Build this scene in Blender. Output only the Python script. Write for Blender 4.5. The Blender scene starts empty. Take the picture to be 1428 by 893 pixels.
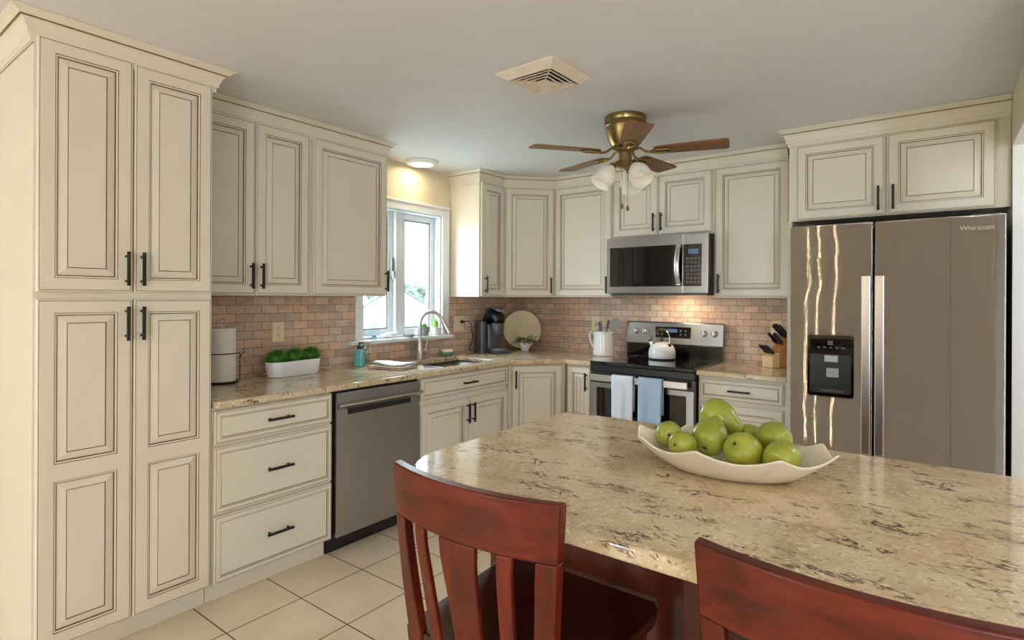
import bpy, bmesh, math, random
from mathutils import Vector, Matrix
C = bpy.context.scene
COL = C.collection
random.seed(7)
R = math.radians
PI = math.pi

# ------------------------------------------------------------------ camera
cam_d = bpy.data.cameras.new('camera')
cam = bpy.data.objects.new('camera', cam_d); COL.objects.link(cam)
cam_d.sensor_width = 36.0
cam_d.lens = 36.0 * 785.9 / 1428
cam_d.shift_y = -31.56 / 1428
cam_d.clip_start = 0.02; cam_d.clip_end = 400
cam.matrix_world = Matrix.Translation((3.1543, -4.2495, 1.3705)) @ Matrix.Rotation(0.6492, 4, 'Z') @ \
    Matrix.Rotation(PI / 2, 4, 'X') @ Matrix.Rotation(0.0047, 4, 'Z')
C.camera = cam

# ------------------------------------------------------------------ light and exposure
C.view_settings.view_transform = 'Standard'
C.view_settings.look = 'None'
C.view_settings.gamma = 1.0
C.view_settings.use_curve_mapping = False
C.view_settings.exposure = 0.13
try:
    C.cycles.use_denoising = True
    C.cycles.max_bounces = 10; C.cycles.diffuse_bounces = 5; C.cycles.glossy_bounces = 5
    C.cycles.transparent_max_bounces = 12; C.cycles.transmission_bounces = 6
    C.cycles.sample_clamp_indirect = 6.0
    C.cycles.caustics_reflective = False; C.cycles.caustics_refractive = False
except Exception:
    pass
W = bpy.data.worlds.new('sky'); C.world = W; W.use_nodes = True
bg = W.node_tree.nodes['Background']
bg.inputs[0].default_value = (0.79, 0.91, 1.0, 1); bg.inputs[1].default_value = 21.5

WARM = (1.0, 0.76, 0.50); SOFT = (1.0, 0.82, 0.62); COOL = (0.86, 0.93, 1.0)
def light(name, typ, loc, power, color, size=0.1, target=None, spot=None, sy=None, portal=False, spread=None):
    d = bpy.data.lights.new(name, typ); d.energy = power; d.color = color
    if typ == 'AREA':
        d.size = size
        if sy: d.shape = 'RECTANGLE'; d.size_y = sy
        else: d.shape = 'DISK'
        if spread: d.spread = spread
        if portal: d.cycles.is_portal = True
    else:
        d.shadow_soft_size = size
    if spot: d.spot_size = R(spot); d.spot_blend = 0.6
    o = bpy.data.objects.new(name, d); COL.objects.link(o); o.location = loc
    if target is not None:
        o.rotation_euler = (Vector(target) - Vector(loc)).to_track_quat('-Z', 'Y').to_euler()
    return o
ZC = 2.36                                            # ceiling height
light('window_portal', 'AREA', (-0.16, -1.40, 1.55), 1, (1, 1, 1), 0.8, (3, -1.40, 1.55), sy=0.95, portal=True)
light('patio_portal', 'AREA', (0.41, -8.05, 1.1), 1, (1, 1, 1), 0.56, (0.44, 0, 1.1), sy=2.0, portal=True)
light('side_portal', 'AREA', (5.6, -8.05, 1.1), 1, (1, 1, 1), 1.0, (5.6, 0, 1.1), sy=2.1, portal=True)
for i, (x, y, p) in enumerate(((4.7, -3.0, 7), (4.7, -4.6, 8), (5.7, -3.8, 6))):
    light('recessed_lamp', 'AREA', (x, y, ZC - 0.012), p, SOFT, 0.16, (x, y, 0))
for x in (1.70, 1.82, 2.02):
    light('chandelier_bulb', 'POINT', (x, -6.0, 1.72), 9, WARM, 0.02)
light('hall_fill_light', 'AREA', (4.5, -1.0, ZC - 0.02), 24, COOL, 0.5, (4.5, -1.0, 0))  # added cool area light standing in for daylight in the hall, no fixture

# ------------------------------------------------------------------ materials
def lin(c):
    c = c / 255.0
    return c / 12.92 if c <= 0.04045 else ((c + 0.055) / 1.055) ** 2.4
def rgb(r, g, b): return (lin(r), lin(g), lin(b), 1)
class NT:
    def __init__(s, name):
        s.m = bpy.data.materials.new(name); s.m.use_nodes = True
        s.n = s.m.node_tree.nodes; s.l = s.m.node_tree.links
        s.p = s.n['Principled BSDF']; s.out = s.n['Material Output']
    def node(s, t, **kw):
        n = s.n.new(t)
        for k, v in kw.items(): setattr(n, k, v)
        return n
    def link(s, a, b): s.l.new(a, b)
    def coords(s, scale=(1, 1, 1), rot=(0, 0, 0), kind='Object'):
        tc = s.node('ShaderNodeTexCoord'); mp = s.node('ShaderNodeMapping')
        mp.inputs['Scale'].default_value = scale; mp.inputs['Rotation'].default_value = rot
        s.link(tc.outputs[kind], mp.inputs[0]); return mp.outputs[0]
    def noise(s, vec, scale, detail=3, rough=0.5, dist=0.0):
        n = s.node('ShaderNodeTexNoise'); s.link(vec, n.inputs['Vector'])
        n.inputs['Scale'].default_value = scale; n.inputs['Detail'].default_value = detail
        n.inputs['Roughness'].default_value = rough; n.inputs['Distortion'].default_value = dist
        return n.outputs[0]
    def ramp(s, fac, stops, interp='LINEAR'):
        r = s.node('ShaderNodeValToRGB'); r.color_ramp.interpolation = interp
        els = r.color_ramp.elements
        while len(els) > 1: els.remove(els[0])
        els[0].position = stops[0][0]; els[0].color = stops[0][1]
        for p, c in stops[1:]:
            e = els.new(p); e.color = c
        s.link(fac, r.inputs[0]); return r.outputs[0]
    def mix(s, fac, a, b, mode='MIX'):
        m = s.node('ShaderNodeMix', data_type='RGBA', blend_type=mode)
        for i, v in ((0, fac), (6, a), (7, b)):
            if hasattr(v, 'is_linked'): s.link(v, m.inputs[i])
            else: m.inputs[i].default_value = v
        return m.outputs[2]
    def bump(s, h, strength=0.2, dist=0.01):
        b = s.node('ShaderNodeBump'); b.inputs['Strength'].default_value = strength
        b.inputs['Distance'].default_value = dist
        s.link(h, b.inputs['Height']); s.link(b.outputs[0], s.p.inputs['Normal'])
def setp(p, **kw):
    for k, v in kw.items(): p.inputs[k.replace('_', ' ')].default_value = v
def plain(name, col, rough=0.5, metal=0.0, var=0.06, scale=8.0, coat=0.0, emit=None, spec=0.5, bump=0.0, bscale=60):
    t = NT(name)
    vec = t.coords()
    n = t.noise(vec, scale, 3)
    lo = tuple(max(0, c * (1 - var)) for c in col[:3]) + (1,)
    hi = tuple(min(1, c * (1 + var)) for c in col[:3]) + (1,)
    t.link(t.ramp(n, [(0.3, lo), (0.7, hi)]), t.p.inputs['Base Color'])
    setp(t.p, Roughness=rough, Metallic=metal, Coat_Weight=coat, Specular_IOR_Level=spec)
    if emit:
        t.p.inputs['Emission Color'].default_value = emit[0]; t.p.inputs['Emission Strength'].default_value = emit[1]
    if bump: t.bump(t.noise(vec, bscale, 4), bump, 0.003)
    return t.m
M = {}
M['paint'] = plain('cream cabinet paint', rgb(224, 216, 200), 0.38, var=0.025, scale=3)
M['glaze'] = plain('brown glaze in grooves', rgb(120, 96, 66), 0.5, var=0.25, scale=14)
M['gap'] = plain('dark cabinet gap', rgb(70, 56, 40), 0.7)
M['wallp'] = plain('tan wall paint', rgb(218, 206, 180), 0.75, var=0.02, bump=0.03, bscale=220)
M['ceil'] = plain('off white ceiling paint', rgb(222, 223, 226), 0.85, var=0.015, bump=0.03, bscale=160)
M['white'] = plain('white trim paint', rgb(232, 234, 234), 0.4, var=0.015)
M['vinyl'] = plain('white vinyl window', rgb(228, 232, 236), 0.35, var=0.015)
M['hall'] = plain('white hall paint', rgb(228, 228, 230), 0.7, var=0.02)
M['black'] = plain('oil rubbed bronze', rgb(38, 34, 33), 0.42, 0.5, var=0.2, scale=40)
M['blackp'] = plain('black plastic', rgb(22, 22, 24), 0.35)
M['greyp'] = plain('charcoal grey plastic', rgb(74, 76, 84), 0.3, coat=0.2)
M['silverp'] = plain('silver plastic', rgb(176, 180, 186), 0.25, 0.6)
M['bglass'] = plain('black glass', rgb(10, 10, 12), 0.06, coat=0.6)
M['chrome'] = plain('polished chrome', rgb(205, 205, 208), 0.1, 1.0)
M['nickel'] = plain('brushed nickel', rgb(190, 186, 180), 0.28, 1.0)
M['brass'] = plain('antique brass', rgb(148, 128, 86), 0.28, 1.0, var=0.12, scale=20)
M['ceramic'] = plain('white glazed ceramic', rgb(240, 241, 243), 0.14, var=0.01, coat=0.3)
M['creamc'] = plain('cream glazed ceramic', rgb(243, 234, 220), 0.2, var=0.015, coat=0.3)
M['ivory'] = plain('ivory plastic plate', rgb(226, 212, 176), 0.4)
M['paper'] = plain('white paper towel', rgb(236, 232, 224), 0.9, bump=0.25, bscale=150)
M['grass'] = plain('green grass blades', rgb(84, 146, 46), 0.55, var=0.5, scale=40)
M['leaf'] = plain('green leaf', rgb(58, 104, 42), 0.45, var=0.4, scale=30)
M['lime'] = plain('lime green leaf', rgb(140, 190, 70), 0.45, var=0.3, scale=30)
M['soil'] = plain('dark soil', rgb(60, 45, 34), 0.95, bump=0.6)
M['greyc'] = plain('grey pot', rgb(150, 150, 152), 0.5)
M['lightwood'] = plain('blond wood block end', rgb(232, 206, 160), 0.45, var=0.06)
M['frost'] = plain('frosted glass shade', rgb(226, 222, 212), 0.35, emit=(rgb(255, 240, 214), 0.10))
M['disc'] = plain('lit lamp disc', rgb(255, 240, 210), 0.5, emit=((1.0, 0.86, 0.62, 1), 6.0))
M['vent'] = plain('white vent enamel', rgb(224, 212, 196), 0.5)
M['ventdark'] = plain('dark vent opening', rgb(44, 38, 34), 0.9)
M['teal'] = plain('teal liquid soap', rgb(96, 192, 194), 0.1, coat=0.5)
M['stem'] = plain('brown pear stem', rgb(84, 62, 34), 0.7)
M['roof'] = plain('grey asphalt shingle', rgb(62, 62, 68), 0.9, var=0.2, scale=3)
M['siding'] = plain('white house siding', rgb(120, 124, 130), 0.8)
M['lawn'] = plain('pale ground', rgb(176, 180, 172), 0.95, var=0.1, scale=2)
M['treeleaf'] = plain('pale tree foliage', rgb(54, 66, 50), 0.9, var=0.4, scale=1.5)
M['bark'] = plain('tree bark', rgb(92, 78, 64), 0.9, var=0.3)
M['lcd'] = plain('dim blue display', rgb(60, 74, 100), 0.2, emit=(rgb(120, 150, 200), 0.25))
M['scarf'] = plain('pinkish cloth edge', rgb(214, 184, 166), 0.9)

def steel(name, col, rough=0.26, aniso=0.75, brush=0.0, wob=0.0):
    t = NT(name)
    n = t.noise(t.coords((220, 220, 1.5)), 1.0, 2)
    lo = tuple(c * 0.97 for c in col[:3]) + (1,)
    t.link(t.ramp(n, [(0.3, lo), (0.7, col)]), t.p.inputs['Base Color'])
    setp(t.p, Roughness=rough, Metallic=1.0, Anisotropic=aniso, Anisotropic_Rotation=0.25)
    tg = t.node('ShaderNodeTangent', direction_type='RADIAL', axis='Z')
    t.link(tg.outputs[0], t.p.inputs['Tangent'])
    if brush:
        # level brushing tips the scratches up and down: a fan of narrow lobes; slow waves in the sheet tip them sideways
        geo = t.node('ShaderNodeNewGeometry')
        ns = t.noise(t.coords((1.2, 1.2, 3.2)), 1.4, 2)
        m1 = t.node('ShaderNodeMath', operation='SUBTRACT'); t.link(ns, m1.inputs[0]); m1.inputs[1].default_value = 0.5
        m2 = t.node('ShaderNodeMath', operation='MULTIPLY'); t.link(m1.outputs[0], m2.inputs[0]); m2.inputs[1].default_value = wob
        last = None
        K = 6
        for i in range(-K, K + 1):
            cb = t.node('ShaderNodeCombineXYZ'); t.link(m2.outputs[0], cb.inputs[0]); cb.inputs[2].default_value = brush * i / K
            ad = t.node('ShaderNodeVectorMath', operation='ADD'); t.link(geo.outputs['Normal'], ad.inputs[0]); t.link(cb.outputs[0], ad.inputs[1])
            nm = t.node('ShaderNodeVectorMath', operation='NORMALIZE'); t.link(ad.outputs[0], nm.inputs[0])
            g = t.node('ShaderNodeBsdfAnisotropic'); g.inputs['Color'].default_value = col
            g.inputs['Roughness'].default_value = rough; g.inputs['Anisotropy'].default_value = aniso; g.inputs['Rotation'].default_value = 0.0
            t.link(nm.outputs[0], g.inputs['Normal']); t.link(tg.outputs[0], g.inputs['Tangent'])
            if last is None: last = g.outputs[0]
            else:
                mx = t.node('ShaderNodeMixShader'); mx.inputs[0].default_value = 1.0 / (i + K + 1)
                t.link(last, mx.inputs[1]); t.link(g.outputs[0], mx.inputs[2]); last = mx.outputs[0]
        t.link(last, t.out.inputs['Surface'])
    return t.m
M['steel'] = steel('brushed stainless steel', rgb(168, 166, 164), 0.34, 0.6)
M['fsteel'] = steel('brushed stainless refrigerator steel', rgb(226, 220, 214), 0.15, 1.0, 0.26, 0.022)
M['hsteel'] = steel('satin handle steel', rgb(214, 212, 214), 0.26, 0.3)

def glass(name, tint=(0.95, 0.98, 1.0, 1), gl=0.05):
    t = NT(name)
    tr = t.node('ShaderNodeBsdfTransparent'); tr.inputs[0].default_value = tint
    gy = t.node('ShaderNodeBsdfGlossy'); gy.inputs['Roughness'].default_value = 0.02
    mx = t.node('ShaderNodeMixShader')
    mx.inputs[0].default_value = gl
    t.link(tr.outputs[0], mx.inputs[1]); t.link(gy.outputs[0], mx.inputs[2])
    t.link(mx.outputs[0], t.out.inputs['Surface'])
    return t.m
M['glass'] = glass('clear window glass')
M['jar'] = glass('clear soap bottle glass', (0.86, 0.93, 0.95, 1))

def wood(name, dark, mid, light_, scale=(1, 1, 1), rough=0.40, coat=0.10, ring=9.0):
    t = NT(name)
    vec = t.coords(scale)
    n1 = t.noise(vec, 2.2, 5, 0.6, 0.6)
    n2 = t.noise(vec, ring, 4, 0.65, 1.2)
    a = t.ramp(n1, [(0.3, dark), (0.5, mid), (0.72, light_)])
    g = t.ramp(n2, [(0.35, (0.72, 0.68, 0.66, 1)), (0.6, (1, 1, 1, 1))])
    t.link(t.mix(0.75, a, g, 'MULTIPLY'), t.p.inputs['Base Color'])
    setp(t.p, Roughness=rough, Coat_Weight=coat, Coat_Roughness=0.12, Specular_IOR_Level=0.3)
    return t.m
CH = (rgb(62, 16, 8), rgb(96, 29, 13), rgb(120, 43, 21))
M['cherry'] = wood('cherry wood upright grain', *CH, scale=(9, 9, 1.2))
M['cherryh'] = wood('cherry wood level grain', *CH, scale=(1.4, 9, 9))
M['island'] = wood('cherry island panel', rgb(64, 26, 15), rgb(86, 36, 21), rgb(98, 44, 26), scale=(6, 6, 0.9), rough=0.3, coat=0.3)
M['seatw'] = wood('dark cherry seat wood', rgb(36, 8, 6), rgb(56, 14, 10), rgb(72, 20, 14), scale=(8, 1.2, 8), rough=0.16, coat=0.6)
M['blade'] = wood('oak veneer fan blade', rgb(98, 66, 38), rgb(132, 92, 56), rgb(150, 108, 68), scale=(1.2, 12, 12), rough=0.4, coat=0.1)
M['block'] = wood('honey knife block wood', rgb(176, 118, 62), rgb(200, 142, 80), rgb(212, 156, 94), scale=(6, 6, 1.5), rough=0.4, coat=0.1)

def granite():
    t = NT('tan quartz with dark flecks')
    v = t.coords()
    base = t.ramp(t.noise(v, 9, 5, 0.65), [(0.3, rgb(186, 164, 132)), (0.5, rgb(206, 186, 152)), (0.7, rgb(220, 204, 174))])
    fine = t.noise(v, 85, 4, 0.75)
    c1 = t.mix(t.ramp(fine, [(0.56, (0, 0, 0, 1)), (0.64, (0.9, 0.9, 0.9, 1))]), base, rgb(234, 222, 200))
    sp = t.noise(t.coords((1, 1, 1), (0.4, 0.7, 1.1)), 70, 4, 0.8)
    c2 = t.mix(t.ramp(sp, [(0.57, (0, 0, 0, 1)), (0.66, (0.85, 0.85, 0.85, 1))]), c1, rgb(152, 124, 92))
    def veins(scale, rot, ns, gate_s, g0, half, seed):
        vv = t.coords(scale, (seed, seed * 0.7, rot))
        a = t.noise(vv, ns, 5, 0.65, 1.8)
        band = t.ramp(a, [(0.5 - half * 1.6, (0, 0, 0, 1)), (0.5 - half * 0.5, (1, 1, 1, 1)), (0.5 + half * 0.5, (1, 1, 1, 1)), (0.5 + half * 1.6, (0, 0, 0, 1))])
        gate = t.ramp(t.noise(vv, gate_s, 3, 0.6, 0.5), [(g0, (0, 0, 0, 1)), (g0 + 0.05, (1, 1, 1, 1))])
        return t.mix(1.0, band, gate, 'MULTIPLY')
    f1 = veins((1.0, 2.2, 2.2), R(14), 5.0, 6.0, 0.545, 0.022, 0.0)
    f2 = veins((1.0, 1.9, 1.9), R(-22), 9.0, 9.0, 0.60, 0.022, 0.5)
    c3 = t.mix(t.mix(1.0, f1, f2, 'LIGHTEN'), c2, rgb(62, 50, 45))
    sp2 = t.ramp(t.noise(v, 42, 4, 0.7, 0.9), [(0.64, (0, 0, 0, 1)), (0.68, (0.8, 0.8, 0.8, 1))])
    c4 = t.mix(sp2, c3, rgb(92, 74, 58))
    t.link(c4, t.p.inputs['Base Color'])
    setp(t.p, Roughness=0.08, Specular_IOR_Level=0.5)
    return t.m
M['quartz'] = granite()

def brick(name, ux):
    t = NT(name)
    tc = t.node('ShaderNodeTexCoord'); sp = t.node('ShaderNodeSeparateXYZ'); cb = t.node('ShaderNodeCombineXYZ')
    t.link(tc.outputs['Object'], sp.inputs[0])
    ad = t.node('ShaderNodeMath', operation='ADD'); t.link(sp.outputs[ux], ad.inputs[0]); ad.inputs[1].default_value = 3.0 * 1.01 + 0.042
    t.link(ad.outputs[0], cb.inputs[0])
    sub = t.node('ShaderNodeMath', operation='SUBTRACT'); t.link(sp.outputs[2], sub.inputs[0]); sub.inputs[1].default_value = 0.876
    t.link(sub.outputs[0], cb.inputs[1])
    b = t.node('ShaderNodeTexBrick'); t.link(cb.outputs[0], b.inputs['Vector'])
    b.offset = 0.5; b.squash = 1.0
    b.inputs['Color1'].default_value = (0, 0, 0, 1); b.inputs['Color2'].default_value = (1, 1, 1, 1)
    b.inputs['Mortar'].default_value = (0.5, 0.5, 0.5, 1)
    b.inputs['Scale'].default_value = 1.0; b.inputs['Mortar Size'].default_value = 0.0016
    b.inputs['Mortar Smooth'].default_value = 0.2; b.inputs['Bias'].default_value = 0.0
    b.inputs['Brick Width'].default_value = 0.101; b.inputs['Row Height'].default_value = 0.0492
    tint = t.ramp(b.outputs['Color'], [(0.0, rgb(182, 158, 142)), (0.16, rgb(214, 192, 172)), (0.32, rgb(214, 178, 154)),
        (0.46, rgb(226, 188, 162)), (0.6, rgb(184, 164, 150)), (0.74, rgb(222, 202, 182)), (0.88, rgb(210, 174, 150)), (1.0, rgb(186, 166, 150))])
    mp2 = t.node('ShaderNodeMapping'); mp2.inputs['Scale'].default_value = (1, 2.2, 1); t.link(cb.outputs[0], mp2.inputs[0])
    cloud = t.noise(mp2.outputs[0], 13, 6, 0.72, 1.0)
    fine = t.noise(mp2.outputs[0], 90, 3, 0.6)
    col = t.mix(0.9, tint, t.ramp(cloud, [(0.3, (0.76, 0.74, 0.73, 1)), (0.52, (1.0, 0.99, 0.98, 1)), (0.7, (1.14, 1.13, 1.12, 1))]), 'MULTIPLY')
    col = t.mix(0.5, col, t.ramp(fine, [(0.3, (0.8, 0.79, 0.78, 1)), (0.7, (1.1, 1.1, 1.1, 1))]), 'MULTIPLY')
    col = t.mix(b.outputs['Fac'], col, rgb(116, 94, 78))
    t.link(col, t.p.inputs['Base Color']); setp(t.p, Roughness=0.5)
    inv = t.node('ShaderNodeInvert'); t.link(b.outputs['Fac'], inv.inputs['Color'])
    t.bump(inv.outputs[0], 0.35, 0.002)
    return t.m
M['brickL'] = brick('tumbled brick tile on the window wall', 1)
M['brickB'] = brick('tumbled brick tile on the range wall', 0)

def floor_tile():
    t = NT('cream ceramic floor tile')
    tc = t.node('ShaderNodeTexCoord'); mp = t.node('ShaderNodeMapping')
    mp.inputs['Location'].default_value = (-0.177, 0.082, 0)
    t.link(tc.outputs['Object'], mp.inputs[0])
    b = t.node('ShaderNodeTexBrick'); t.link(mp.outputs[0], b.inputs['Vector'])
    b.offset = 0.0
    b.inputs['Color1'].default_value = rgb(242, 228, 206); b.inputs['Color2'].default_value = rgb(234, 218, 192)
    b.inputs['Mortar'].default_value = rgb(84, 68, 54)
    b.inputs['Scale'].default_value = 1.0; b.inputs['Mortar Size'].default_value = 0.003
    b.inputs['Mortar Smooth'].default_value = 0.1
    b.inputs['Brick Width'].default_value = 0.337; b.inputs['Row Height'].default_value = 0.338
    cl = t.ramp(t.noise(tc.outputs['Object'], 5, 4, 0.6), [(0.3, (0.92, 0.9, 0.88, 1)), (0.7, (1.04, 1.03, 1.02, 1))])
    t.link(t.mix(1.0, b.outputs['Color'], cl, 'MULTIPLY'), t.p.inputs['Base Color'])
    setp(t.p, Roughness=0.35)
    inv = t.node('ShaderNodeInvert'); t.link(b.outputs['Fac'], inv.inputs['Color'])
    t.bump(inv.outputs[0], 0.3, 0.002)
    return t.m
M['floor'] = floor_tile()

def striped(name, a, b, scale, axis='X'):
    t = NT(name)
    w = t.node('ShaderNodeTexWave', wave_type='BANDS', bands_direction=axis)
    t.link(t.coords(), w.inputs[0]); w.inputs['Scale'].default_value = scale; w.inputs['Distortion'].default_value = 0.6
    t.link(t.ramp(w.outputs[0], [(0.35, a), (0.65, b)]), t.p.inputs['Base Color'])
    setp(t.p, Roughness=0.95)
    t.bump(t.noise(t.coords(), 400, 2), 0.2, 0.001)
    return t.m
M['towelw'] = striped('white and blue striped cotton', rgb(204, 214, 236), rgb(240, 244, 252), 32)
M['towelb'] = striped('blue and white striped cotton', rgb(140, 176, 214), rgb(196, 214, 234), 32)
M['towelf'] = striped('white dish towel with beige stripes', rgb(240, 240, 240), rgb(232, 228, 226), 8, 'Y')
def pearm():
    t = NT('green pear skin')
    v = t.coords()
    c = t.ramp(t.noise(v, 9, 3), [(0.3, rgb(134, 146, 44)), (0.55, rgb(154, 162, 56)), (0.75, rgb(174, 176, 72))])
    s = t.ramp(t.noise(v, 170, 2), [(0.68, (0, 0, 0, 1)), (0.74, (0.7, 0.7, 0.7, 1))])
    t.link(t.mix(s, c, rgb(104, 104, 36)), t.p.inputs['Base Color'])
    setp(t.p, Roughness=0.3, Coat_Weight=0.15, Subsurface_Weight=0.0)
    return t.m
M['pear'] = pearm()
def soapm():
    return plain('shell soap dish glaze', rgb(120, 176, 166), 0.2, var=0.3, scale=50)
M['shell'] = soapm()

# ------------------------------------------------------------------ mesh helpers
def Q(bm, pts, n, mi=0):
    vs = [bm.verts.new(p) for p in pts]
    f = bm.faces.new(vs); f.normal_update()
    if f.normal.dot(Vector(n)) < 0: f.normal_flip()
    f.material_index = mi
    return f
def box(bm, x0, x1, y0, y1, z0, z1, mi=0, mat=None):
    if x0 > x1: x0, x1 = x1, x0
    if y0 > y1: y0, y1 = y1, y0
    if z0 > z1: z0, z1 = z1, z0
    v = [bm.verts.new(p) for p in ((x0, y0, z0), (x1, y0, z0), (x1, y1, z0), (x0, y1, z0),
                                   (x0, y0, z1), (x1, y0, z1), (x1, y1, z1), (x0, y1, z1))]
    fs = [bm.faces.new([v[i] for i in q]) for q in ((3, 2, 1, 0), (4, 5, 6, 7), (0, 1, 5, 4), (1, 2, 6, 5), (2, 3, 7, 6), (3, 0, 4, 7))]
    for f in fs: f.material_index = mi
    if mat is not None: bmesh.ops.transform(bm, matrix=mat, verts=v)
    return v
def tube(bm, path, r, n=10, mi=0, caps=True, flat=1.0):
    P = [Vector(p) for p in path]
    k = len(P)
    rs = r if isinstance(r, (list, tuple)) else [r] * k
    t0 = (P[1] - P[0]).normalized()
    up = Vector((0, 0, 1)) if abs(t0.z) < 0.95 else Vector((0, 1, 0))
    nrm = (up - t0 * up.dot(t0)).normalized()
    rings = []
    for i in range(k):
        t = ((P[min(i + 1, k - 1)] - P[max(i - 1, 0)])).normalized()
        nrm = (nrm - t * nrm.dot(t)).normalized()
        b = t.cross(nrm)
        rings.append([bm.verts.new(P[i] + (nrm * math.cos(2 * PI * j / n) * flat + b * math.sin(2 * PI * j / n)) * rs[i]) for j in range(n)])
    fs = []
    for i in range(k - 1):
        for j in range(n):
            fs.append(bm.faces.new((rings[i][j], rings[i][(j + 1) % n], rings[i + 1][(j + 1) % n], rings[i + 1][j])))
    if caps:
        fs.append(bm.faces.new(rings[0][::-1])); fs.append(bm.faces.new(rings[-1]))
    for f in fs: f.material_index = mi
    bmesh.ops.recalc_face_normals(bm, faces=fs)
    return [v for q in rings for v in q]
def lathe(bm, prof, n=28, mi=0, center=(0, 0, 0), mat=None):
    c = Vector(center); rings = []
    for r, z in prof:
        if r < 1e-6: rings.append([bm.verts.new(c + Vector((0, 0, z)))])
        else: rings.append([bm.verts.new(c + Vector((r * math.cos(2 * PI * j / n), r * math.sin(2 * PI * j / n), z))) for j in range(n)])
    fs = []
    for a, b in zip(rings[:-1], rings[1:]):
        for j in range(n):
            j2 = (j + 1) % n
            if len(a) == 1 and len(b) == 1: continue
            if len(a) == 1: fs.append(bm.faces.new((a[0], b[j], b[j2])))
            elif len(b) == 1: fs.append(bm.faces.new((a[j], a[j2], b[0])))
            else: fs.append(bm.faces.new((a[j], a[j2], b[j2], b[j])))
    for f in fs: f.material_index = mi
    bmesh.ops.recalc_face_normals(bm, faces=fs)
    vs = [v for q in rings for v in q]
    if mat is not None: bmesh.ops.transform(bm, matrix=mat, verts=vs)
    return vs
def prism(bm, poly, z0, z1, mi=0, holes=()):
    """slab from an outline with holes"""
    loops = [poly] + list(holes)
    tops = []; edges = []
    for lp in loops:
        vs = [bm.verts.new((x, y, z1)) for x, y in lp]
        tops.append(vs)
        for i in range(len(vs)): edges.append(bm.edges.new((vs[i], vs[(i + 1) % len(vs)])))
    if holes:
        res = bmesh.ops.triangle_fill(bm, use_beauty=True, use_dissolve=False, edges=edges)
        fs = [g for g in res['geom'] if isinstance(g, bmesh.types.BMFace)]
    else:
        fs = [bm.faces.new(tops[0])]
    low = {}
    for lp in tops:
        for v in lp: low[v] = bm.verts.new((v.co.x, v.co.y, z0))
    new = []
    for f in fs: new.append(bm.faces.new([low[v] for v in reversed(f.verts)]))
    for lp in tops:
        for i in range(len(lp)):
            a, b = lp[i], lp[(i + 1) % len(lp)]
            new.append(bm.faces.new((a, b, low[b], low[a])))
    allf = fs + new
    for f in allf: f.material_index = mi
    bmesh.ops.recalc_face_normals(bm, faces=allf)
    return [v for lp in tops for v in lp] + list(low.values())
def rrect(x0, x1, y0, y1, r, n=5):
    out = []
    for cx, cy, a0 in ((x1 - r, y1 - r, 0), (x0 + r, y1 - r, 90), (x0 + r, y0 + r, 180), (x1 - r, y0 + r, 270)):
        for i in range(n + 1):
            a = R(a0 + 90 * i / n); out.append((cx + r * math.cos(a), cy + r * math.sin(a)))
    return out
def sweep(bm, path, prof, mi=None):
    """profile [(out, z)] swept along a 2-D path; 'out' is to the right of travel"""
    n = len(path); cols = []
    for i, p in enumerate(path):
        p = Vector(p)
        d0 = (p - Vector(path[i - 1])).normalized() if i > 0 else None
        d1 = (Vector(path[i + 1]) - p).normalized() if i < n - 1 else None
        if d0 is None: m = Vector((d1.y, -d1.x)); k = 1
        elif d1 is None: m = Vector((d0.y, -d0.x)); k = 1
        else:
            a = Vector((d0.y, -d0.x)); b = Vector((d1.y, -d1.x)); m = (a + b).normalized(); k = 1 / max(0.2, m.dot(a))
        cols.append([bm.verts.new((p.x + m.x * o * k, p.y + m.y * o * k, z)) for o, z in prof])
    fs = []
    q = len(prof)
    for i in range(n - 1):
        for j in range(q):
            f = bm.faces.new((cols[i][j], cols[i][(j + 1) % q], cols[i + 1][(j + 1) % q], cols[i + 1][j]))
            if mi: f.material_index = mi[j]
            fs.append(f)
    fs.append(bm.faces.new(cols[0])); fs.append(bm.faces.new(cols[-1][::-1]))
    bmesh.ops.recalc_face_normals(bm, faces=fs)
def BM(): return bmesh.new()
def obj(name, bm, mats, parent=None, loc=(0, 0, 0), rot=(0, 0, 0), smooth=None, bevel=0, seg=2, subsurf=0, solid=0):
    me = bpy.data.meshes.new(name); bm.to_mesh(me); bm.free()
    for m in (mats if isinstance(mats, (list, tuple)) else [mats]):
        me.materials.append(M[m] if isinstance(m, str) else m)
    o = bpy.data.objects.new(name, me); COL.objects.link(o)
    o.location = loc; o.rotation_euler = rot
    if parent: o.parent = parent
    if solid:
        s = o.modifiers.new('solid', 'SOLIDIFY'); s.thickness = solid; s.offset = -1
    if bevel:
        b = o.modifiers.new('bevel', 'BEVEL'); b.width = bevel; b.segments = seg; b.limit_method = 'ANGLE'; b.angle_limit = R(40)
    if subsurf:
        s = o.modifiers.new('sub', 'SUBSURF'); s.levels = subsurf; s.render_levels = subsurf
    if smooth is not None:
        me.shade_smooth()
        if smooth < 180: me.set_sharp_from_angle(angle=R(smooth))
    return o
def tag(o, label=None, cat=None, group=None, kind=None):
    if label: o['label'] = label
    if cat: o['category'] = cat
    if group: o['group'] = group
    if kind: o['kind'] = kind
    return o
def thing(name, label, cat, loc=(0, 0, 0), rotz=0, group=None):
    o = bpy.data.objects.new(name, None); COL.objects.link(o)
    o.empty_display_size = 0.05
    o.location = loc; o.rotation_euler = (0, 0, rotz)
    return tag(o, label, cat, group)
def copy_tree(o, parent=None):
    c = o.copy(); COL.objects.link(c)
    if parent is not None: c.parent = parent
    for ch in list(o.children): copy_tree(ch, c)
    return c
def struct(name, bm, mats, **kw): return tag(obj(name, bm, mats, **kw), kind='structure')
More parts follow.
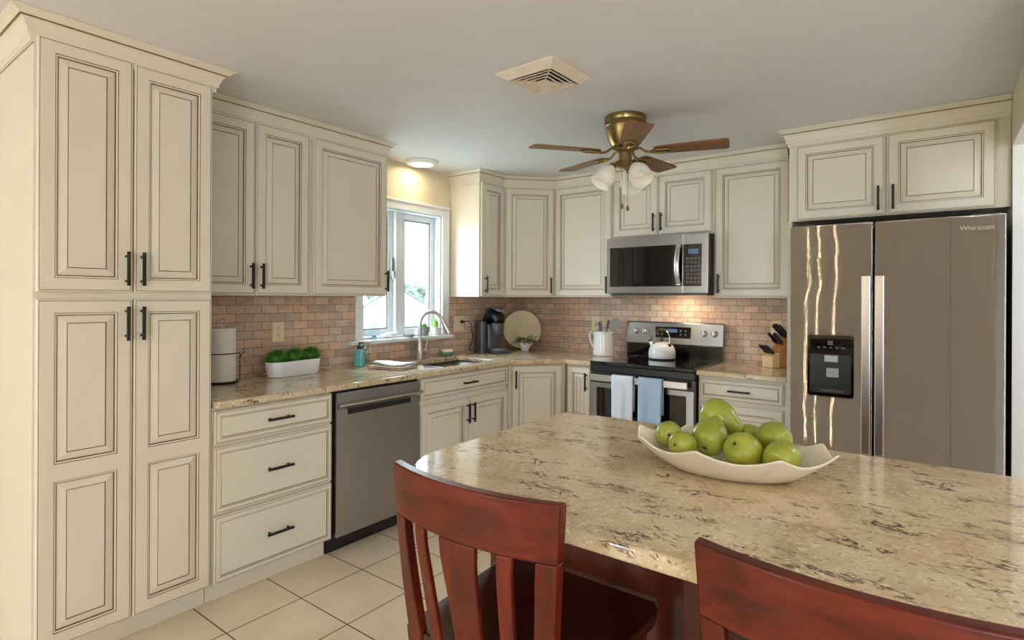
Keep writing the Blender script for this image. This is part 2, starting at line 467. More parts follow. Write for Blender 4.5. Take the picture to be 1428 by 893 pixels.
def text(name, body, size, mat, parent, loc, rot, extrude=0.0006):
    cu = bpy.data.curves.new(name, 'FONT'); cu.body = body; cu.size = size; cu.extrude = extrude
    cu.align_x = 'CENTER'; cu.align_y = 'CENTER'
    cu.materials.append(M[mat])
    tmp = bpy.data.objects.new(name + '_curve', cu); COL.objects.link(tmp)
    bpy.context.view_layer.update()
    me = bpy.data.meshes.new_from_object(tmp.evaluated_get(bpy.context.evaluated_depsgraph_get()))
    bpy.data.objects.remove(tmp); bpy.data.curves.remove(cu)
    o = bpy.data.objects.new(name, me); COL.objects.link(o)
    if not me.materials: me.materials.append(M[mat])
    o.parent = parent; o.location = loc; o.rotation_euler = rot
    return o

# ------------------------------------------------------------------ room shell
XR = 3.43; YB = -8.1; T = 0.14
b = BM(); box(b, -T, 6.4, YB - T, 0.0 + T, -0.12, 0.0); struct('floor', b, 'floor')
b = BM(); box(b, -T, 6.4, YB - T, 0.0 + T, ZC, ZC + 0.12); struct('ceiling', b, 'ceil')
# window wall (x = 0) with its opening
WY0, WY1, WZ0, WZ1 = -1.80, -1.02, 1.075, 2.02
b = BM()
box(b, -T, 0, YB, WY0, 0, ZC); box(b, -T, 0, WY1, T, 0, ZC)
box(b, -T, 0, WY0, WY1, 0, WZ0); box(b, -T, 0, WY0, WY1, WZ1, ZC)
struct('wall_left', b, 'wallp')
b = BM(); box(b, 0, 6.4, 0, T, 0, ZC); struct('wall_back', b, 'wallp')
# right wall with the passage opening
b = BM()
box(b, XR, XR + 0.05, -0.64, 0, 0, ZC); box(b, XR, XR + 0.05, -1.95, -0.64, 2.125, ZC); box(b, XR, XR + 0.05, -2.07, -1.95, 0, ZC)
struct('wall_right', b, 'wallp')
b = BM()   # white jamb lining of the passage
box(b, XR + 0.001, XR + 0.049, -0.655, -0.6405, 0.001, 2.124); box(b, XR + 0.001, XR + 0.049, -1.949, -0.6555, 2.11, 2.1245)
box(b, XR + 0.001, XR + 0.049, -1.9495, -1.935, 0.001, 2.109)
struct('trim_7', b, 'white')
b = BM(); box(b, 6.26, 6.4, YB, 0, 0, ZC); struct('wall_hall', b, 'hall')
b = BM(); box(b, XR + 0.06, 6.25, -0.06, -0.002, 0, ZC - 0.002); struct('wall_passage', b, 'hall')
# wall behind the viewer with the patio opening
b = BM()
for x0, x1 in ((0, 0.12), (0.70, 5.1), (6.1, 6.4)): box(b, x0, x1, YB - T, YB, 0, ZC)
for x0, x1 in ((0.12, 0.70), (5.1, 6.1)): box(b, x0, x1, YB - T, YB, 2.1, ZC)
struct('wall_front', b, 'wallp')
for k, (x0, x1) in enumerate(((0.12, 0.70), (5.1, 6.1))):
    b = BM()
    for a0, a1 in ((x0, x0 + 0.05), (x1 - 0.05, x1)): box(b, a0, a1, YB - 0.09, YB - 0.03, 0, 2.1)
    for z0, z1 in ((0, 0.08), (2.04, 2.1)): box(b, x0 + 0.05, x1 - 0.05, YB - 0.09, YB - 0.03, z0, z1)
    struct('window_%d' % (k + 2), b, 'vinyl')
# brick tile backsplash
b = BM()
box(b, 0.0005, 0.008, -3.076, -1.855, 0.878, 1.374); box(b, 0.0005, 0.008, -1.855, -0.945, 0.878, 1.045)
box(b, 0.0005, 0.008, -0.945, -0.0005, 0.878, 1.374)
tag(obj('wall_tile_left', b, 'brickL'), kind='structure')
b = BM(); box(b, 0.008, 2.440, -0.008, -0.0005, 0.70, 1.42)
tag(obj('wall_tile_back', b, 'brickB'), kind='structure')

# kitchen window: frame, sashes, panes, casing, stool
b = BM()
jx0 = -0.13
box(b, jx0, -0.001, WY0, WY0 + 0.02, WZ0, WZ1); box(b, jx0, -0.001, WY1 - 0.02, WY1, WZ0, WZ1)
box(b, jx0, -0.001, WY0 + 0.02, WY1 - 0.02, WZ1 - 0.02, WZ1); box(b, jx0, -0.001, WY0 + 0.02, WY1 - 0.02, WZ0, WZ0 + 0.015)
MY = -1.432
box(b, -0.12, -0.03, MY - 0.035, MY + 0.035, WZ0 + 0.015, WZ1 - 0.02)
win = struct('window_1', b, 'vinyl', bevel=0.003)
def sash(y0, y1):
    z0, z1 = WZ0 + 0.017, WZ1 - 0.022
    b = BM(); w = 0.042
    for a, c, d, e in ((y0, y0 + w, z0, z1), (y1 - w, y1, z0, z1), (y0 + w, y1 - w, z0, z0 + w), (y0 + w, y1 - w, z1 - w, z1)):
        box(b, -0.105, -0.065, a, c, d, e)
    s = obj('sash', b, 'vinyl', win, bevel=0.004)
    b = BM(); g = 0.012
    for a, c, d, e in ((y0 + w, y0 + w + g, z0 + w, z1 - w), (y1 - w - g, y1 - w, z0 + w, z1 - w), (y0 + w + g, y1 - w - g, z0 + w, z0 + w + g), (y0 + w + g, y1 - w - g, z1 - w - g, z1 - w)):
        box(b, -0.098, -0.072, a, c, d, e)
    obj('glazing_bead', b, 'greyc', s)
    b = BM(); box(b, -0.0865, -0.0835, y0 + w + g, y1 - w - g, z0 + w + g, z1 - w - g)
    obj('pane', b, 'glass', s)
sash(WY0 + 0.021, MY - 0.036); sash(MY + 0.036, WY1 - 0.021)
b = BM(); box(b, -0.064, -0.045, MY - 0.062, MY - 0.044, 1.52, 1.66); box(b, -0.045, -0.03, MY - 0.058, MY - 0.048, 1.50, 1.56)
obj('window_lock', b, 'silverp', win, bevel=0.003)
b = BM()
cw = 0.058
box(b, 0.0005, 0.018, WY0 - cw, WY0 + 0.006, WZ0 - 0.002, WZ1 + 0.066); box(b, 0.0005, 0.018, WY1 - 0.006, WY1 + cw + 0.012, WZ0 - 0.002, WZ1 + 0.066)
box(b, 0.0005, 0.018, WY0 + 0.006, WY1 - 0.006, WZ1 - 0.006, WZ1 + 0.066)
box(b, 0.018, 0.026, WY0 - cw, WY1 + cw + 0.012, WZ1 + 0.045, WZ1 + 0.066)
obj('window_casing', b, 'white', win, bevel=0.005)
b = BM()
box(b, -0.06, 0.0084, WY0 + 0.0205, WY1 - 0.0205, WZ0 - 0.030, WZ0 - 0.003)
box(b, 0.0085, 0.06, WY0 - 0.117, WY1 + 0.085, WZ0 - 0.030, WZ0 - 0.003)
obj('window_stool', b, 'white', win, bevel=0.006, seg=3)

# crown moulding on the cabinets
CP = [(0.0, 2.262), (0.010, 2.262), (0.010, 2.280), (0.016, 2.284), (0.020, 2.300), (0.028, 2.318), (0.034, 2.328), (0.040, 2.331), (0.040, 2.333), (0.043, 2.3355),
      (0.046, 2.337), (0.052, 2.342), (0.062, 2.349), (0.072, 2.354), (0.072, ZC - 0.001), (0.0, ZC - 0.001)]
CPM = [0, 0, 0, 0, 0, 0, 0, 0, 1, 1, 0, 0, 0, 0, 0, 0]
def crown(n, path, grow=1.0):
    b = BM(); sweep(b, path, [(o * grow, z) for o, z in CP], CPM)
    return struct('trim_%d' % n, b, ['paint', 'glaze'])
FU = 0.306; FB = 0.611
crown(1, [(0.002, -3.692), (FB + 0.001, -3.692), (FB + 0.001, -3.076), (0.37, -3.076)])
crown(2, [(FU, -3.075), (FU, -1.850), (0.002, -1.850)], 0.72)
crown(3, [(0.002, -0.922), (FU, -0.922), (FU, -0.622), (0.612, -0.306), (2.378, -0.306)], 0.72)
crown(4, [(2.443, -0.312), (2.443, -0.606), (3.428, -0.606)], 0.8)

# ------------------------------------------------------------------ cabinets
def pull(name, parent, x, z, y, vert=True, L=0.132):
    """square bar pull on two posts, in the cabinet's own frame (front = -y)"""
    b = BM(); h = L / 2
    if vert:
        box(b, -0.0055, 0.0055, -0.034, -0.023, -h, h)
        for s in (-1, 1): tube(b, [(0, -0.024, s * 0.048), (0, -0.0, s * 0.048)], 0.0055, 10)
    else:
        box(b, -h, h, -0.034, -0.023, -0.0055, 0.0055)
        for s in (-1, 1): tube(b, [(s * 0.048, -0.024, 0), (s * 0.048, 0, 0)], 0.0055, 10)
    return obj(name, b, 'black', parent, (x, y, z), bevel=0.0012)
def front_mesh(w, h, openings, th=0.019, slab=False):
    """door or drawer front seen from -y: outer edge detail, frame, raised panels. Local origin lower left, face at y = -th"""
    bm = BM()
    def rect(i, x0, z0, x1, z1, y): return [(x0 + i, y, z0 + i), (x1 - i, y, z0 + i), (x1 - i, y, z1 - i), (x0 + i, y, z1 - i)]
    def ring(a, b2, mi):
        for k in range(4):
            k2 = (k + 1) % 4
            pts = [a[k], a[k2], b2[k2], b2[k]]
            c = sum((Vector(p) for p in pts), Vector()) / 4
            bm_n = (Vector(pts[1]) - Vector(pts[0])).cross(Vector(pts[3]) - Vector(pts[0]))
            if bm_n.length < 1e-12: continue
            Q(bm, pts, (0, -1, 0) if abs(bm_n.normalized().y) > 0.05 else (c - Vector((w / 2, c.y, h / 2))), mi)
    def rings(x0, z0, x1, z1, seq, fill=True, fm=0):
        prev = None
        for i, y, mi in seq:
            cur = rect(i, x0, z0, x1, z1, y)
            if prev: ring(prev, cur, mi)
            prev = cur
        if fill: Q(bm, prev, (0, -1, 0), fm)
        return prev
    F = -th
    Q(bm, rect(0, 0, 0, w, h, 0), (0, 1, 0), 0)
    rings(0, 0, w, h, [(0, 0, 0), (0, F + 0.005, 0), (0.003, F + 0.0015, 0), (0.006, F + 0.0012, 0), (0.0082, F + 0.0012, 1), (0.0092, F, 0)], fill=False)
    e = 0.0092
    xs = sorted({e, w - e} | {o[0] for o in openings} | {o[2] for o in openings})
    zs = sorted({e, h - e} | {o[1] for o in openings} | {o[3] for o in openings})
    for i in range(len(xs) - 1):
        for j in range(len(zs) - 1):
            cx, cz = (xs[i] + xs[i + 1]) / 2, (zs[j] + zs[j + 1]) / 2
            if any(o[0] < cx < o[2] and o[1] < cz < o[3] for o in openings): continue
            Q(bm, [(xs[i], F, zs[j]), (xs[i + 1], F, zs[j]), (xs[i + 1], F, zs[j + 1]), (xs[i], F, zs[j + 1])], (0, -1, 0), 0)
    for o in openings:
        if slab:
            rings(*o, [(0, F, 0), (0.0016, F + 0.0025, 1), (0.004, F + 0.0025, 0), (0.0065, F + 0.001, 0), (0.0078, F + 0.0028, 1), (0.0092, F + 0.0028, 1), (0.011, F + 0.0005, 0)])
        else:
            rings(*o, [(0, F, 0), (0.0022, F + 0.003, 1), (0.0042, F + 0.0034, 0), (0.0075, F + 0.0045, 0), (0.0085, F + 0.009, 1), (0.0112, F + 0.009, 1),
                       (0.013, F + 0.0085, 0), (0.037, F + 0.0015, 0), (0.0376, F + 0.0035, 1), (0.0398, F + 0.0035, 1), (0.041, F + 0.001, 0)])
    return bm
ST = 0.05
def door(cab, x0, x1, z0, z1, hx=None, hz=None, split=None, name='door', stile=ST):
    w, h = x1 - x0, z1 - z0
    if split: ops = [(stile, stile, w - stile, split[0] - z0), (stile, split[1] - z0, w - stile, h - stile)]
    else: ops = [(stile, stile, w - stile, h - stile)]
    d = obj(name, front_mesh(w, h, ops), ['paint', 'glaze'], cab, (x0, -0.001, z0))
    if hx is not None: pull('handle', d, hx - x0, hz - z0, -0.019, True)
    return d
def drawer(cab, x0, x1, z0, z1, handle=True, raised=False):
    w, h = x1 - x0, z1 - z0
    i = 0.022
    d = obj('drawer', front_mesh(w, h, [(i, i, w - i, h - i)], slab=True), ['paint', 'glaze'], cab, (x0, -0.001, z0))
    if handle: pull('handle', d, w / 2, h / 2, -0.019, False)
    return d
def cabinet(name, label, cat, org, rotz, w, depth, z0, z1, group, toe=False, poly=None):
    t = thing(name, label, cat, (org[0], org[1], 0), rotz, group)
    b = BM()
    if poly: prism(b, poly, z0, z1)
    else: box(b, 0, w, 0, depth, z0, z1)
    obj('body', b, 'paint', t)
    if toe:
        b = BM()
        if poly: prism(b, [(0.02, 0.055), (w - 0.02, 0.055), (w - 0.02, 0.10), (0.02, 0.10)], 0.001, z0)
        else: box(b, 0.0, w, 0.055, depth - 0.02, 0.001, z0)
        obj('toe_kick', b, 'paint', t)
    return t
RL = PI / 2   # fronts facing +x
GU = 'cream wall cabinets with glazed raised panel doors'; GB = 'cream base cabinets under the speckled countertops'
# pantry
p = cabinet('pantry_cabinet', 'tall cream four door pantry cabinet at far left reaching the ceiling', 'cabinet', (0.611, -3.690), RL, 0.611, 0.609, 0.10, 2.262, None, True)
door(p, 0.007, 0.303, 1.383, 2.288, 0.280, 1.475); door(p, 0.308, 0.605, 1.383, 2.284, 0.333, 1.475)
door(p, 0.007, 0.303, 0.104, 1.357, 0.280, 1.262, split=(0.700, 0.762))
door(p, 0.308, 0.605, 0.104, 1.357, 0.333, 1.262, split=(0.700, 0.762))
# drawer base
p = cabinet('drawer_cabinet', 'cream base cabinet of three drawers between the pantry and dishwasher', 'cabinet', (0.611, -3.076), RL, 0.608, 0.600, 0.10, 0.876, GB, True)
for z0, z1 in ((0.716, 0.863), (0.410, 0.702), (0.104, 0.397)): drawer(p, 0.006, 0.604, z0, z1)
# sink base
p = cabinet('sink_cabinet', 'cream sink base cabinet with two doors below one wide drawer front', 'cabinet', (0.611, -1.848), RL, 0.885, 0.600, 0.10, 0.720, GB, True)
b = BM(); box(b, 0, 0.885, 0, 0.02, 0.720, 0.876); obj('face_frame', b, 'paint', p)
drawer(p, 0.012, 0.880, 0.732, 0.868)
door(p, 0.012, 0.453, 0.104, 0.700, 0.428, 0.595); door(p, 0.457, 0.880, 0.104, 0.700, 0.482, 0.595)
# diagonal base
A = Vector((0.631, -0.958)); Bv = Vector((0.915, -0.631)); ang = math.atan2(Bv.y - A.y, Bv.x - A.x); wd = (Bv - A).length
dn = Vector((-math.sin(ang), math.cos(ang)))
org = A + dn * 0.020
def toloc(o, a, pts): 
    return [tuple(Matrix.Rotation(-a, 2) @ (Vector(q) - Vector(o))) for q in pts]
poly = toloc(org, ang, [tuple(org), tuple(org + (Bv - A)), (0.915, -0.020), (0.020, -0.020), (0.020, -0.958)])
p = cabinet('corner_base_cabinet', 'cream one door base cabinet set diagonally across the corner', 'cabinet', tuple(org), ang, wd, 0.5, 0.10, 0.876, GB, True, poly)
door(p, 0.022, wd - 0.022, 0.104, 0.866, 0.05, 0.765)
# narrow base beside the range
p = cabinet('narrow_base_cabinet', 'narrow cream one door base cabinet left of the range', 'cabinet', (0.921, -0.611), 0, 0.219, 0.600, 0.10, 0.876, GB, True)
door(p, 0.008, 0.205, 0.104, 0.862, 0.178, 0.755, stile=0.045)
# right base
p = cabinet('drawer_base_cabinet', 'cream base cabinet with drawer over door, right of the range', 'cabinet', (1.914, -0.611), 0, 0.526, 0.600, 0.10, 0.876, GB, True)
drawer(p, 0.010, 0.508, 0.730, 0.858); door(p, 0.010, 0.508, 0.104, 0.708, 0.036, 0.610)
# refrigerator side panel
b = BM(); box(b, 2.445, 2.466, -0.655, -0.002, 0.001, 1.82)
tag(obj('side_panel', b, 'paint', bevel=0.001), 'tall cream panel between the right hand counter and the refrigerator', 'panel')
# uppers on the window wall
p = cabinet('double_wall_cabinet', 'cream two door wall cabinet between the pantry and the single door cabinet', 'cabinet', (FU, -3.074), RL, 0.684, 0.304, 1.374, 2.262, GU)
door(p, 0.008, 0.347, 1.380, 2.274, 0.322, 1.475); door(p, 0.352, 0.662, 1.380, 2.274, 0.378, 1.475)
p = cabinet('single_wall_cabinet', 'cream one door wall cabinet overlapping the left of the window', 'cabinet', (FU, -2.388), RL, 0.540, 0.304, 1.374, 2.262, GU)
door(p, 0.006, 0.536, 1.380, 2.274, 0.522, 1.470)
# right of the window
p = cabinet('narrow_wall_cabinet', 'narrow cream wall cabinet right of the window above the coffee maker', 'cabinet', (FU, -0.922), RL, 0.300, 0.304, 1.374, 2.262, GU)
door(p, 0.012, 0.292, 1.380, 2.266, 0.045, 1.47)
A = Vector((FU, -0.620)); Bv = Vector((0.612, -FU)); ang = math.atan2(Bv.y - A.y, Bv.x - A.x); wd = (Bv - A).length
poly = toloc(A, ang, [tuple(A), tuple(Bv), (0.612, -0.002), (0.002, -0.002), (0.002, -0.620)])
p = cabinet('corner_wall_cabinet', 'cream one door wall cabinet set diagonally across the corner', 'cabinet', tuple(A), ang, wd, 0.3, 1.374, 2.262, GU, False, poly)
door(p, 0.016, wd - 0.016, 1.380, 2.266, wd - 0.045, 1.47)
p = cabinet('tall_wall_cabinet', 'cream one door wall cabinet left of the microwave', 'cabinet', (0.613, -FU), 0, 0.525, 0.304, 1.374, 2.262, GU)
door(p, 0.006, 0.520, 1.380, 2.266, 0.492, 1.47)
p = cabinet('short_wall_cabinet', 'short cream two door wall cabinet directly above the microwave', 'cabinet', (1.139, -FU), 0, 0.772, 0.304, 1.822, 2.262, GU)
door(p, 0.012, 0.371, 1.832, 2.264, 0.345, 1.925); door(p, 0.376, 0.762, 1.832, 2.264, 0.402, 1.925)
p = cabinet('wide_wall_cabinet', 'cream one door wall cabinet between microwave and refrigerator', 'cabinet', (1.912, -FU), 0, 0.530, 0.304, 1.374, 2.262, GU)
door(p, 0.010, 0.478, 1.380, 2.262, 0.040, 1.47)
p = cabinet('refrigerator_top_cabinet', 'deep cream two door cabinet above the refrigerator', 'cabinet', (2.443, -0.606), 0, 0.985, 0.604, 1.824, 2.262, None)
door(p, 0.042, 0.473, 1.828, 2.255, 0.446, 1.915, stile=0.048); door(p, 0.484, 0.931, 1.828, 2.255, 0.512, 1.915, stile=0.048)

# ------------------------------------------------------------------ countertops and sink
SX0, SX1, SY0, SY1 = 0.150, 0.545, -1.770, -1.000
out = [(0.0085, -3.074), (0.640, -3.074), (0.655, -3.060), (0.655, -0.975), (0.926, -0.655), (1.1435, -0.655), (1.1435, -0.0085), (0.0085, -0.0085)]
b = BM(); prism(b, out, 0.8765, 0.908, holes=[rrect(SX0, SX1, SY0, SY1, 0.05)])
tag(obj('countertop', b, 'quartz', bevel=0.006, seg=3), 'L shaped speckled tan countertop with sink cutout along the window wall', 'countertop')
b = BM(); prism(b, [(1.9105, -0.655), (2.4445, -0.655), (2.4445, -0.0085), (1.9105, -0.0085)], 0.8765, 0.908)
tag(obj('countertop', b, 'quartz', bevel=0.006, seg=3), 'short speckled tan countertop right of the range under the knife block', 'countertop')
snk = thing('kitchen_sink', 'stainless double bowl sink set under the window countertop', 'sink', (0, 0, 0.74))
def basin(y0, y1):
    b = BM()
    o = rrect(SX0 - 0.004, SX1 + 0.004, y0, y1, 0.05); i = rrect(SX0 + 0.012, SX1 - 0.012, y0 + 0.016, y1 - 0.016, 0.06)
    n = len(o)
    tv = [b.verts.new((x, y, 0.1355)) for x, y in o]; lv = [b.verts.new((x, y, 0.012)) for x, y in i]; 
    cv = [b.verts.new((x * 0.93 + 0.07 * (SX0 + SX1) / 2, y * 0.93 + 0.07 * (y0 + y1) / 2, 0.0)) for x, y in i]
    for k in range(n):
        k2 = (k + 1) % n
        b.faces.new((tv[k], tv[k2], lv[k2], lv[k])); b.faces.new((lv[k], lv[k2], cv[k2], cv[k]))
    b.faces.new(cv)
    bmesh.ops.recalc_face_normals(b, faces=b.faces[:])
    bmesh.ops.reverse_faces(b, faces=b.faces[:])
    o_ = obj('basin', b, 'nickel', snk, smooth=50, solid=0.002)
    b = BM(); lathe(b, [(0, 0.0015), (0.03, 0.0015), (0.042, 0.004), (0.045, 0.001)], 20, 0, ((SX0 + SX1) / 2 - 0.06, (y0 + y1) / 2, 0.0005))
    obj('drain', b, 'chrome', o_, smooth=40)
basin(SY0 - 0.004, -1.395); basin(-1.375, SY1 + 0.004)
b = BM(); box(b, SX0 + 0.0, SX1 - 0.0, -1.3965, -1.3735, 0.1285, 0.137); obj('divider', b, 'nickel', snk, bevel=0.003)

# faucet
f = thing('kitchen_faucet', 'brushed nickel gooseneck faucet behind the sink', 'faucet', (0.085, -1.335, 0.908))
b = BM(); lathe(b, [(0, 0), (0.030, 0), (0.031, 0.006), (0.027, 0.012), (0.026, 0.10), (0.021, 0.125), (0.016, 0.16), (0.0, 0.162)], 24)
obj('body', b, 'nickel', f, smooth=40)
dx, dy = 0.62, 0.785
pts = [(0, 0, 0.15), (0, 0, 0.20), (0, 0, 0.255)]
for k in range(1, 13):
    a = PI - k * (PI * 0.86) / 12
    r_ = 0.085
    pts.append((dx * (r_ + r_ * math.cos(a)), dy * (r_ + r_ * math.cos(a)), 0.255 + r_ * math.sin(a) * 1.15))
b = BM(); tube(b, pts, 0.0135, 14); obj('neck', b, 'nickel', f, smooth=40)
e = Vector(pts[-1]); d = (Vector(pts[-1]) - Vector(pts[-2])).normalized()
b = BM(); tube(b, [e - d * 0.004, e + d * 0.02, e + d * 0.085, e + d * 0.115], [0.0155, 0.0165, 0.022, 0.024], 16)
obj('spray_head', b, 'nickel', f, smooth=40)
b = BM(); tube(b, [(0.0, 0.02, 0.055), (0.0, 0.062, 0.055)], [0.019, 0.021], 14); tube(b, [(0.0, 0.055, 0.062), (0.004, 0.06, 0.10), (0.02, 0.064, 0.155)], [0.008, 0.007, 0.006], 10)
obj('lever', b, 'nickel', f, smooth=40)

# ------------------------------------------------------------------ dishwasher
t = thing('dishwasher', 'stainless dishwasher between the drawer cabinet and sink cabinet', 'dishwasher', (0.611, -2.462, 0), RL)
b = BM(); box(b, 0.004, 0.605, 0.004, 0.58, 0.10, 0.872); obj('body', b, 'blackp', t)
b = BM(); box(b, 0.012, 0.603, -0.028, 0.003, 0.100, 0.862); obj('door', b, 'steel', t, bevel=0.004)
b = BM()
sweep(b, [(0.014, -0.028), (0.601, -0.028)], [(0, 0.772), (0.006, 0.773), (0.036, 0.795), (0.038, 0.803), (0.030, 0.807), (0.004, 0.812), (0, 0.812)])
obj('handle', b, 'hsteel', t, bevel=0.001)
b = BM(); box(b, 0.08, 0.53, -0.0305, -0.0281, 0.742, 0.771); obj('handle_shade_strip', b, 'blackp', t)  # black strip laid on the door as the shadow below the handle lip
b = BM(); box(b, 0.0, 0.607, 0.05, 0.075, 0.001, 0.098); obj('toe_kick', b, 'blackp', t)

# ------------------------------------------------------------------ range
t = thing('range_oven', 'stainless freestanding electric range with black glass cooktop', 'stove', (1.1465, -0.02, 0))
RW = 0.761
b = BM(); box(b, 0.003, RW - 0.003, -0.60, 0, 0.04, 0.89); obj('body', b, 'blackp', t, bevel=0.003)
b = BM(); box(b, 0, RW, -0.652, -0.05, 0.890, 0.918); ct = obj('cooktop', b, 'bglass', t, bevel=0.006, seg=3)
for x, y, r_ in ((0.2, -0.48, 0.11), (0.56, -0.48, 0.085), (0.2, -0.2, 0.085), (0.56, -0.2, 0.11)):
    b = BM(); lathe(b, [(r_ - 0.002, 0.9182), (r_, 0.9184), (r_, 0.9182)], 40, 0, (x, y, 0)); obj('burner_ring', b, 'greyp', ct)
b = BM(); box(b, 0.0, RW, -0.648, -0.60, 0.842, 0.8895); obj('front_band', b, 'blackp', t, bevel=0.003)
b = BM()
sweep(b, [(0.006, -0.055), (RW - 0.006, -0.055)], [(0, 0.915), (0.004, 0.915), (0.008, 1.012), (-0.04, 1.012), (-0.04, 0.915)])
obj('backguard', b, 'bglass', t)
b = BM()
sweep(b, [(0.0, -0.05), (RW, -0.05)], [(0.014, 1.012), (0.020, 1.020), (-0.002, 1.178), (-0.008, 1.186), (-0.045, 1.186), (-0.045, 1.012)])
cp = obj('control_panel', b, 'steel', t, bevel=0.003)
tilt = math.atan2(0.022, 0.158)
def onpanel(x, z, out=0.0):   # point on the tilted control face
    return (x, -0.05 - 0.020 + (z - 1.020) * 0.022 / 0.158 - out, z)
for x in (0.085, 0.158, 0.625, 0.700):
    b = BM(); lathe(b, [(0, 0), (0.024, 0), (0.0235, 0.004), (0.0205, 0.006), (0.019, 0.026), (0.016, 0.029), (0, 0.029)], 24)
    k = obj('knob', b, 'silverp', cp, onpanel(x, 1.108), (PI / 2 - tilt, 0, 0), smooth=40)
    b = BM(); box(b, -0.003, 0.003, -0.018, 0.018, 0.029, 0.034); obj('knob_grip', b, 'hsteel', k, bevel=0.001)
b = BM(); box(b, -0.140, 0.140, -0.042, 0.042, 0.0, 0.004)
dp = obj('display_panel', b, 'bglass', cp, onpanel(0.385, 1.108), (PI / 2 - tilt, 0, 0), bevel=0.002)
b = BM(); box(b, -0.045, 0.035, 0.0, 0.026, 0.004, 0.005); obj('clock_display', b, 'lcd', dp)
for i in range(4):
    for j in range(2):
        if i < 2: x = -0.115 + i * 0.030
        else: x = 0.062 + (i - 2) * 0.038
        b = BM(); lathe(b, [(0, 0.0052), (0.008, 0.0052), (0.009, 0.004)], 14, 0, (x, 0.014 - j * 0.028, 0)); obj('button', b, 'greyp', dp)
# oven door
b = BM(); box(b, 0.004, RW - 0.004, -0.650, -0.602, 0.20, 0.838); od = obj('oven_door', b, 'steel', t, bevel=0.004)
b = BM(); box(b, 0.055, RW - 0.055, -0.6525, -0.649, 0.26, 0.735); obj('oven_window', b, 'bglass', od, bevel=0.001)
b = BM(); box(b, 0.006, RW - 0.006, -0.6515, -0.6495, 0.768, 0.836); obj('vent_strip', b, 'blackp', od)
b = BM(); box(b, 0.03, RW - 0.03, -0.705, -0.688, 0.785, 0.832)
for x0 in (0.05, RW - 0.085): box(b, x0, x0 + 0.035, -0.689, -0.651, 0.79, 0.825)
obj('handle', b, 'hsteel', od, bevel=0.005, seg=3)
b = BM(); box(b, 0.004, RW - 0.004, -0.645, -0.602, 0.045, 0.192); dr = obj('storage_drawer', b, 'steel', t, bevel=0.004)
for x, y in ((0.06, -0.55), (RW - 0.06, -0.55), (0.06, -0.08), (RW - 0.06, -0.08)):
    b = BM(); lathe(b, [(0, 0.0005), (0.018, 0.0005), (0.018, 0.045), (0, 0.045)], 14, 0, (x, y, 0)); obj('foot', b, 'blackp', t)

# towels over the oven handle (handle bar: y -0.725..-0.708, z .785-.832)
def hung_towel(x0, x1, zf, zb, mat, label, seed):
    rnd = random.Random(seed)
    yc, zt, hw = -0.02 - 0.6965, 0.8345, 0.0125
    prof = [(-hw - 0.006 - 0.002 * i / 10, zf + (zt - 0.012 - zf) * i / 10) for i in range(11)]
    prof += [(-hw + 0.002 - 0.004, zt + 0.0015), (-hw + 0.008, zt + 0.0035), (hw - 0.008, zt + 0.0035), (hw, zt + 0.0015)]
    prof += [(hw + 0.003, zt - 0.012 - (zt - 0.012 - zb) * i / 5) for i in range(6)]
    b = BM(); n = 12; cols = []
    ph = rnd.random() * 6
    for i in range(n + 1):
        u = i / n; x = x0 + (x1 - x0) * u
        col = []
        for y, z in prof:
            dz = max(0, zt - 0.03 - z)
            wv = 0.010 * dz / 0.3 * math.sin(u * 8 + ph) + 0.004 * dz / 0.3 * math.sin(u * 17 + 2 * ph)
            if y > 0: wv = 0
            col.append(b.verts.new((x + 0.012 * (0.5 - u) * dz * 1.2, yc + y + min(wv, 0.004) - 0.006 * dz / 0.3, z)))
        cols.append(col)
    for i in range(n):
        for j in range(len(prof) - 1):
            b.faces.new((cols[i][j], cols[i + 1][j], cols[i + 1][j + 1], cols[i][j + 1]))
    bmesh.ops.recalc_face_normals(b, faces=b.faces[:])
    o = obj('hand_towel', b, mat, smooth=180)
    s = o.modifiers.new('solid', 'SOLIDIFY'); s.thickness = 0.003; s.offset = 0
    return tag(o, label, 'towel', 'dish towels hanging from the oven handle')
hung_towel(1.352, 1.512, 0.535, 0.60, 'towelw', 'white faintly striped towel hanging left on the oven handle', 3)
hung_towel(1.549, 1.716, 0.535, 0.60, 'towelb', 'blue striped towel hanging right on the oven handle', 5)

# kettle
t = thing('tea_kettle', 'white enamel kettle with wooden knob standing on the black cooktop', 'kettle', (1.515, -0.245, 0.9185), R(-20))
b = BM(); lathe(b, [(0, 0.001), (0.094, 0.001), (0.097, 0.006), (0.099, 0.03), (0.097, 0.06), (0.088, 0.088), (0.070, 0.107), (0.048, 0.117), (0, 0.119)], 32)
obj('body', b, 'ceramic', t, smooth=50)
b = BM(); lathe(b, [(0.0955, 0.0), (0.0985, 0.0), (0.0995, 0.008), (0.0975, 0.010)], 32); obj('base_rim', b, 'blackp', t, smooth=50)
b = BM(); lathe(b, [(0.05, 0.116), (0.052, 0.119), (0.04, 0.124), (0.015, 0.128), (0, 0.129)], 24); ld = obj('lid', b, 'ceramic', t, smooth=50)
b = BM(); lathe(b, [(0, 0.127), (0.008, 0.128), (0.007, 0.134), (0.014, 0.142), (0.015, 0.150), (0.009, 0.158), (0, 0.159)], 16); obj('knob', b, 'stem', ld, smooth=50)
b = BM(); tube(b, [(-0.065, 0, 0.075), (-0.098, 0, 0.098), (-0.118, 0, 0.122)], [0.022, 0.016, 0.012], 14); obj('spout', b, 'ceramic', t, smooth=50)
b = BM(); tube(b, [(-0.112, 0, 0.122), (-0.122, 0, 0.136)], [0.014, 0.012], 12); tube(b, [(-0.108, 0, 0.128), (-0.100, 0, 0.150), (-0.108, 0, 0.168)], 0.004, 8); obj('whistle', b, 'stem', t, smooth=50)
